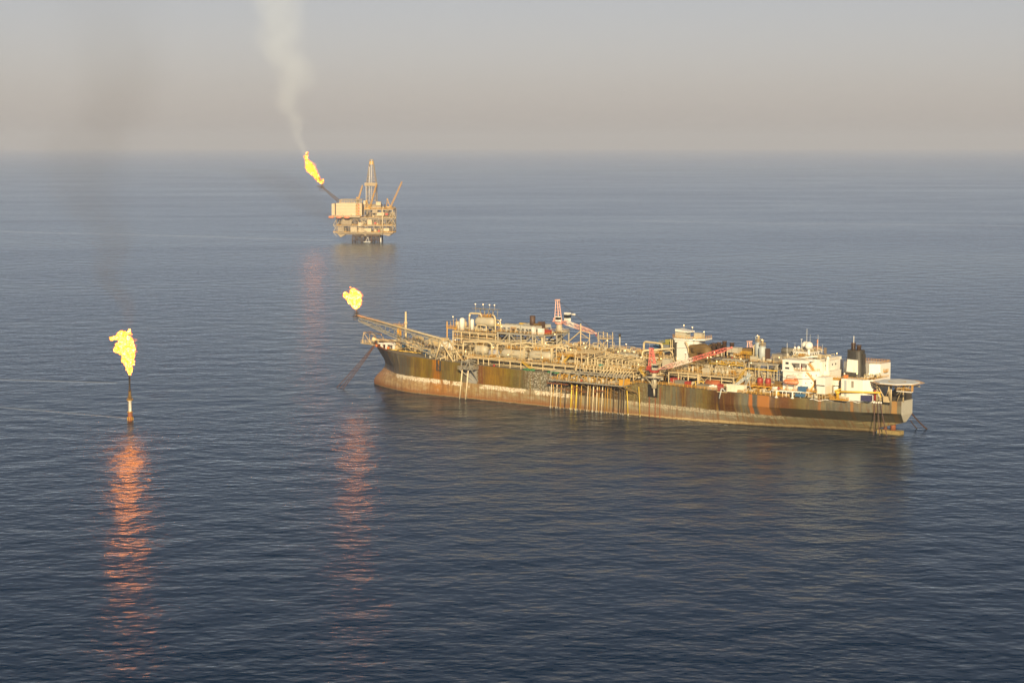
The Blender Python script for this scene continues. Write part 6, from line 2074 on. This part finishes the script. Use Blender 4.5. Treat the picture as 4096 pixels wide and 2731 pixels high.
def pclutter(parent, x0, x1, y0, y1, z, n, h, seed):
    r = random.Random(seed)
    a, b, c, d = MB(), MB(), MB(), MB()
    for k in range(n):
        x, y = r.uniform(x0, x1), r.uniform(y0, y1)
        t = r.random()
        q = (a, b, c)[k % 3]
        if t < .4:
            q.box(x, x + r.uniform(1, 5), y, y + r.uniform(1, 4), z, z + r.uniform(.3, 1) * h)
        elif t < .6:
            q.bar((x, y, z), (x, y, z + h * r.uniform(.6, 1.3)), r.uniform(.25, .6), 6)
        elif t < .8:
            q.bend([(x, y, z), (x, y, z + h * .8), (x + r.uniform(3, 9), y, z + h * .8), (x + 6, y, z)], .4, 6)
        else:
            q.lathe((x, y, z), [(0, 1.2), (h * .7, 1.2), (h * .85, .4)], 'z', 8)
    a.build('process_unit', pc, parent)
    b.build('process_unit', pd, parent)
    c.build('service_unit', pb, parent)
pclutter(mA, -50, 33, .5, 10, 15.4, 60, 8, 1)
pclutter(mA, -50, 33, .5, 10, 26.2, 60, 8, 2)
pclutter(mC, -6, 33, 3, 12, 38.4, 40, 9, 3)
pclutter(mC, -6, 33, 4, 30, 51.2, 40, 4, 4)
for (x0, x1, z0, z1, m_) in ((-18.2, -11, 24.6, 30.6, pc), (-44, -28, 27, 35, pb), (-17, 2, 16, 22, pc), (-50, -40, 16, 24, pb), (21, 30, 17.5, 22, pc), (11, 22, 41, 46, pc), (4, 12, 45, 50, pb), (-30, -20, 16, 24, pc), (7, 10, 28.5, 31, pr_), (12.5, 15.5, 16.5, 19, pr_), (-4, 3, 27, 35, pc), (24, 28, 42, 45, pr_)):
    MB().box(x0, x1, -.6, 6, z0, z1)._link('process_unit', m_, plat)
MB().side([(-52, 14.4), (-46, 7.5), (-38, 12), (20, 12), (29, 9.8), (35, 14.4)], 2, 30)._link('underdeck_girder', pb, plat)
st = MB()
for k in range(4):
    z = 8 + 6.2 * k
    stairs(st, (-13, -2.2, z), (-5, -2.2, z + 3.1), 1.6)
    stairs(st, (-5, -2.8, z + 3.1), (-13, -2.8, z + 6.2), 1.6)
stairs(st, (-15, -1.5, 37), (-8, -1.5, 26.6), 2)
st.bar((19.8, -1.2, 14), (19.8, -1.2, 52), .85, 10)
st._link('stair_tower', pc, plat)
mb = MB()
for x, z in ((-52, 26.4), (-52, 15.6), (35, 38), (35, 26.4)):
    s = -1 if x < 0 else 1
    mb.box(min(x, x + 5 * s), max(x, x + 5 * s), 0, 12, z - .6, z).bar((x + 5 * s, 1, z), (x, 1, z + 9), .4).bar((x + 4.6 * s, 1, z), (x, 1, z - 6), .4)
mb.bar((35.5, 1, 50), (30, 1, 38), .5).bar((35.5, 1, 50), (35.5, 1, 38), .5)
mb._link('side_bracket', pc, plat)
# living quarters: four storeys, lifeboat terrace, stair front and roof truss
lq = MB().box(-52, -21, -4, 22, 41, 60.4).box(-59, -53, 0, 20, 41.4, 59.4).box(-53.2, -51.8, -2, 20, 41, 60)._link('living_quarters', pc, plat)
mb = MB()
for z in (46.2, 51.2, 56.0):
    mb.box(-52.1, -20.9, -4.2, -4, z, z + .35)
mb.build('cladding_seam', pb, lq)
MB().box(-53.4, -51.6, -4.4, -2, 41, 60.3).build('dark_riser_duct', pd, lq)
MB().box(-20.9, -12, -2.5, 20, 41, 60.2).build('stair_annex', pc, lq)
mb = MB()
for k in range(4):
    z = 41.5 + 4.8 * k
    mb.box(-21, -14, -4.2, -2.5, z, z + .35)
    stairs(mb, (-21, -3.9, z), (-17.6, -3.9, z + 4.6), 1.2)
    mb.rail([(-21, -4.2, z + .3), (-14, -4.2, z + .3)], 1.2, 1.2, .14)
mb.build('zigzag_stair', py_, lq)
mb = MB()
for k in range(4):
    mb.box(-17.5, -15.8, -2.9, -2.4, 42.5 + 4.8 * k, 44.8 + 4.8 * k)
mb.build('red_door', pr_, lq)
mb = MB().truss((-46, -3, 65.6), (-12, -3, 65.6), 3, 3, 4.8, 4.8, 9, .35, .25)
mb.box(-45, -11, -6, 22, 65.7, 66.2)
mb.build('roof_truss', pc, lq)
MB().box(-62, -14, -7, 24, 38.6, 39.6).rail([(-62, -7, 39.6), (-14, -7, 39.6)], 1.6, 3, .2)._link('lifeboat_terrace', pc, plat)
mb = MB()
for x in (-52.5, -41, -28, -14):
    mb.bar((x, -7, 39), (x, -3, 43.5), .5).bar((x, -7, 43), (x, -3, 43.5), .4)
mb.bar((-46, -4, 60), (-43, -4, 65.6), .7)._link('davit', py_, plat)
# flare boom
mb = MB().truss((-47, 2, 65.0), (-72.5, -8, 86.2), 4, 1.8, 4, 1.8, 11, .35, .22)
fbm = mb._link('flare_boom', pd, plat)
mb = MB().box(-79, -68.5, -12, -5, 85, 85.6)
mb.rail([(-79, -12, 85.6), (-68.5, -12, 85.6)], 2.2, 2, .25).bar((-74, -9, 82), (-72, -9, 90), .6, 6).bar((-76.5, -9, 80), (-76, -9, 86), .3).box(-76, -68, -11, -7, 79.5, 80).bar((-71, -9, 85), (-71, -9, 90), .4)
mb._link('flare_tip', pd, fbm)
# drill floor and derrick
MB().box(-10, 16, 8, 28, 51, 58).box(8.8, 16.2, 6, 14, 56.2, 62.2).box(-10.6, -7.2, 6, 12, 57.8, 64)._link('drill_floor', pb, plat)
MB().box(9, 16.3, 5.6, 6, 56.4, 62).box(-10.6, -7.3, 5.6, 6, 58, 63.8)._link('white_cladding', pc, plat)
dk = MB()
for (z0, w0, z1, w1, nn) in ((52, 15, 90, 14.4, 6), (90, 14.4, 126, 4.6, 7)):
    for k in range(nn):
        za, zb_ = z0 + (z1 - z0) * k / nn, z0 + (z1 - z0) * (k + 1) / nn
        a, b = (w0 + (w1 - w0) * k / nn) / 2, (w0 + (w1 - w0) * (k + 1) / nn) / 2
        cs = [(-1, -1), (1, -1), (1, 1), (-1, 1)]
        for i in range(4):
            p, q = cs[i], cs[(i + 1) % 4]
            dk.bar((1.3 + p[0] * a, 14 + p[1] * a, za), (1.3 + p[0] * b, 14 + p[1] * b, zb_), .42)
            dk.bar((1.3 + p[0] * a, 14 + p[1] * a, za), (1.3 + q[0] * a, 14 + q[1] * a, za), .2)
            dk.bar((1.3 + p[0] * a, 14 + p[1] * a, za), (1.3 + q[0] * b, 14 + q[1] * b, zb_), .18)
            dk.bar((1.3 + q[0] * a, 14 + q[1] * a, za), (1.3 + p[0] * b, 14 + p[1] * b, zb_), .18)
dko = dk._link('derrick', pb, plat)
MB().bar((-1.4, 5.8, 62), (-1.6, 9, 116), .42, 8).bar((1.8, 5.8, 62), (1.6, 10, 126), .34, 8).bar((-6.4, 6, 54), (-6.4, 6, 86), .34, 8)._link('standpipe', white_m, dko)
MB().box(-8.6, 11.2, 5.6, 22, 86.4, 87.2).box(-8.6, 11, 5.4, 5.8, 87.2, 91.4)._link('racking_board', pb, dko)
MB().box(-1.6, 4.2, 11, 17, 119, 119.8).box(-1.4, 4.2, 11, 11.4, 119.8, 124)._link('crown_platform', py_, dko)
MB().box(-1, 3.6, 12, 16, 126, 127.2).bar((-.8, 12, 124), (-.8, 12, 128), .2)._link('crown_block', pb, dko)
def pcrane(x, y, z, foot, tip, masth, par=plat):
    o = MB().lathe((x, y, z - 6), [(0, 1.7), (6, 1.7), (6.2, 3.2), (7, 3.2)], 'z', 10)._link('platform_crane', pc, par)
    a = MB()
    for s in (-1, 1):
        a.bar((x - 3, y + 1.5 * s, z + 1), (x - 1.6, y + .6 * s, z + masth), .4).bar((x + 3, y + 1.5 * s, z + 1), (x - 1.2, y + .6 * s, z + masth), .4)
    a.bar((x - 2, y, z + masth * .55), (x + 1, y, z + masth * .55), .3).box(x - 4, x + 4, y - 1.8, y + 1.8, z + .8, z + 1.6).box(x - 2.4, x - .4, y - 1, y + 1, z + masth - .5, z + masth + 1)
    a._link('mast_frame', py_, o)
    b = MB().truss(foot, tip, 2.2, 1.2, 2.0, 1.1, 12, .32, .2)
    b._link('boom', py_, o)
    if tip[0] > x:
        r = MB().bar((x - 1.4, y, z + masth), tip, .1).bar(tip, (tip[0] + .3, tip[1], tip[2] - 6), .1).ball((tip[0] + .3, tip[1], tip[2] - 6.4), .7, 8, 5)
        r._link('hoist_line', pd, o)
    return o
pcrane(-22, 26, 62, (-22.5, 26, 64), (-15.3, 26, 87.2), 6)
pcrane(-3.9, 3, 50.4, (-1.4, 3, 53.2), (10.8, 0, 90.6), 13.2)
pcrane(28, 6, 53.4, (31, 6, 55.6), (49.2, 4, 93.4), 12.6)
MB().bar((21.5, 12, 51), (21.5, 12, 58.2), 1.1, 10)._link('black_stack', pd, plat)
mb = MB().rail([(-9, 2, 51.2), (35, 2, 51.2)], 2, 4, .22).rail([(-52, -.2, 26.2), (35, -.2, 26.2)], 1.6, 4, .2).rail([(-57, 0, 15.4), (40, 0, 15.4)], 1.6, 4, .2)
mb._link('deck_railing', py_, plat)
# lifeboats hanging under the quarters
for k, (x, lab) in enumerate(((-58.2, 'leftmost of the orange lifeboats on the distant platform'), (-46.4, 'middle one of the orange lifeboats on the distant platform'), (-34.2, 'rightmost of the orange lifeboats on the distant platform'))):
    c, s = math.cos(R(-4)), math.sin(R(-4))
    px, py2 = PLAT[0] + x * c + 9.5 * s, PLAT[1] + x * s - 9.5 * c
    o = tag(empty('lifeboat', (px, py2, 37.2), R(-4)), lab, 'lifeboat', 'lifeboats on the distant platform')
    MB().lathe((0, 0, 1.7), [(-4.4, .2), (-3.8, 1.2), (-2, 1.8), (2, 1.8), (3.8, 1.2), (4.4, .2)], 'x', 12)._link('hull', paint('boat_orange', (.80, .25, .12), (.85, .5, .3), .3, .5, .4) if k == 0 else bpy.data.materials['boat_orange'], o)
    MB().box(1.0, 3.0, -.9, .9, 3.1, 4.3)._link('cabin', bpy.data.materials['boat_orange'], o)

haze_box()
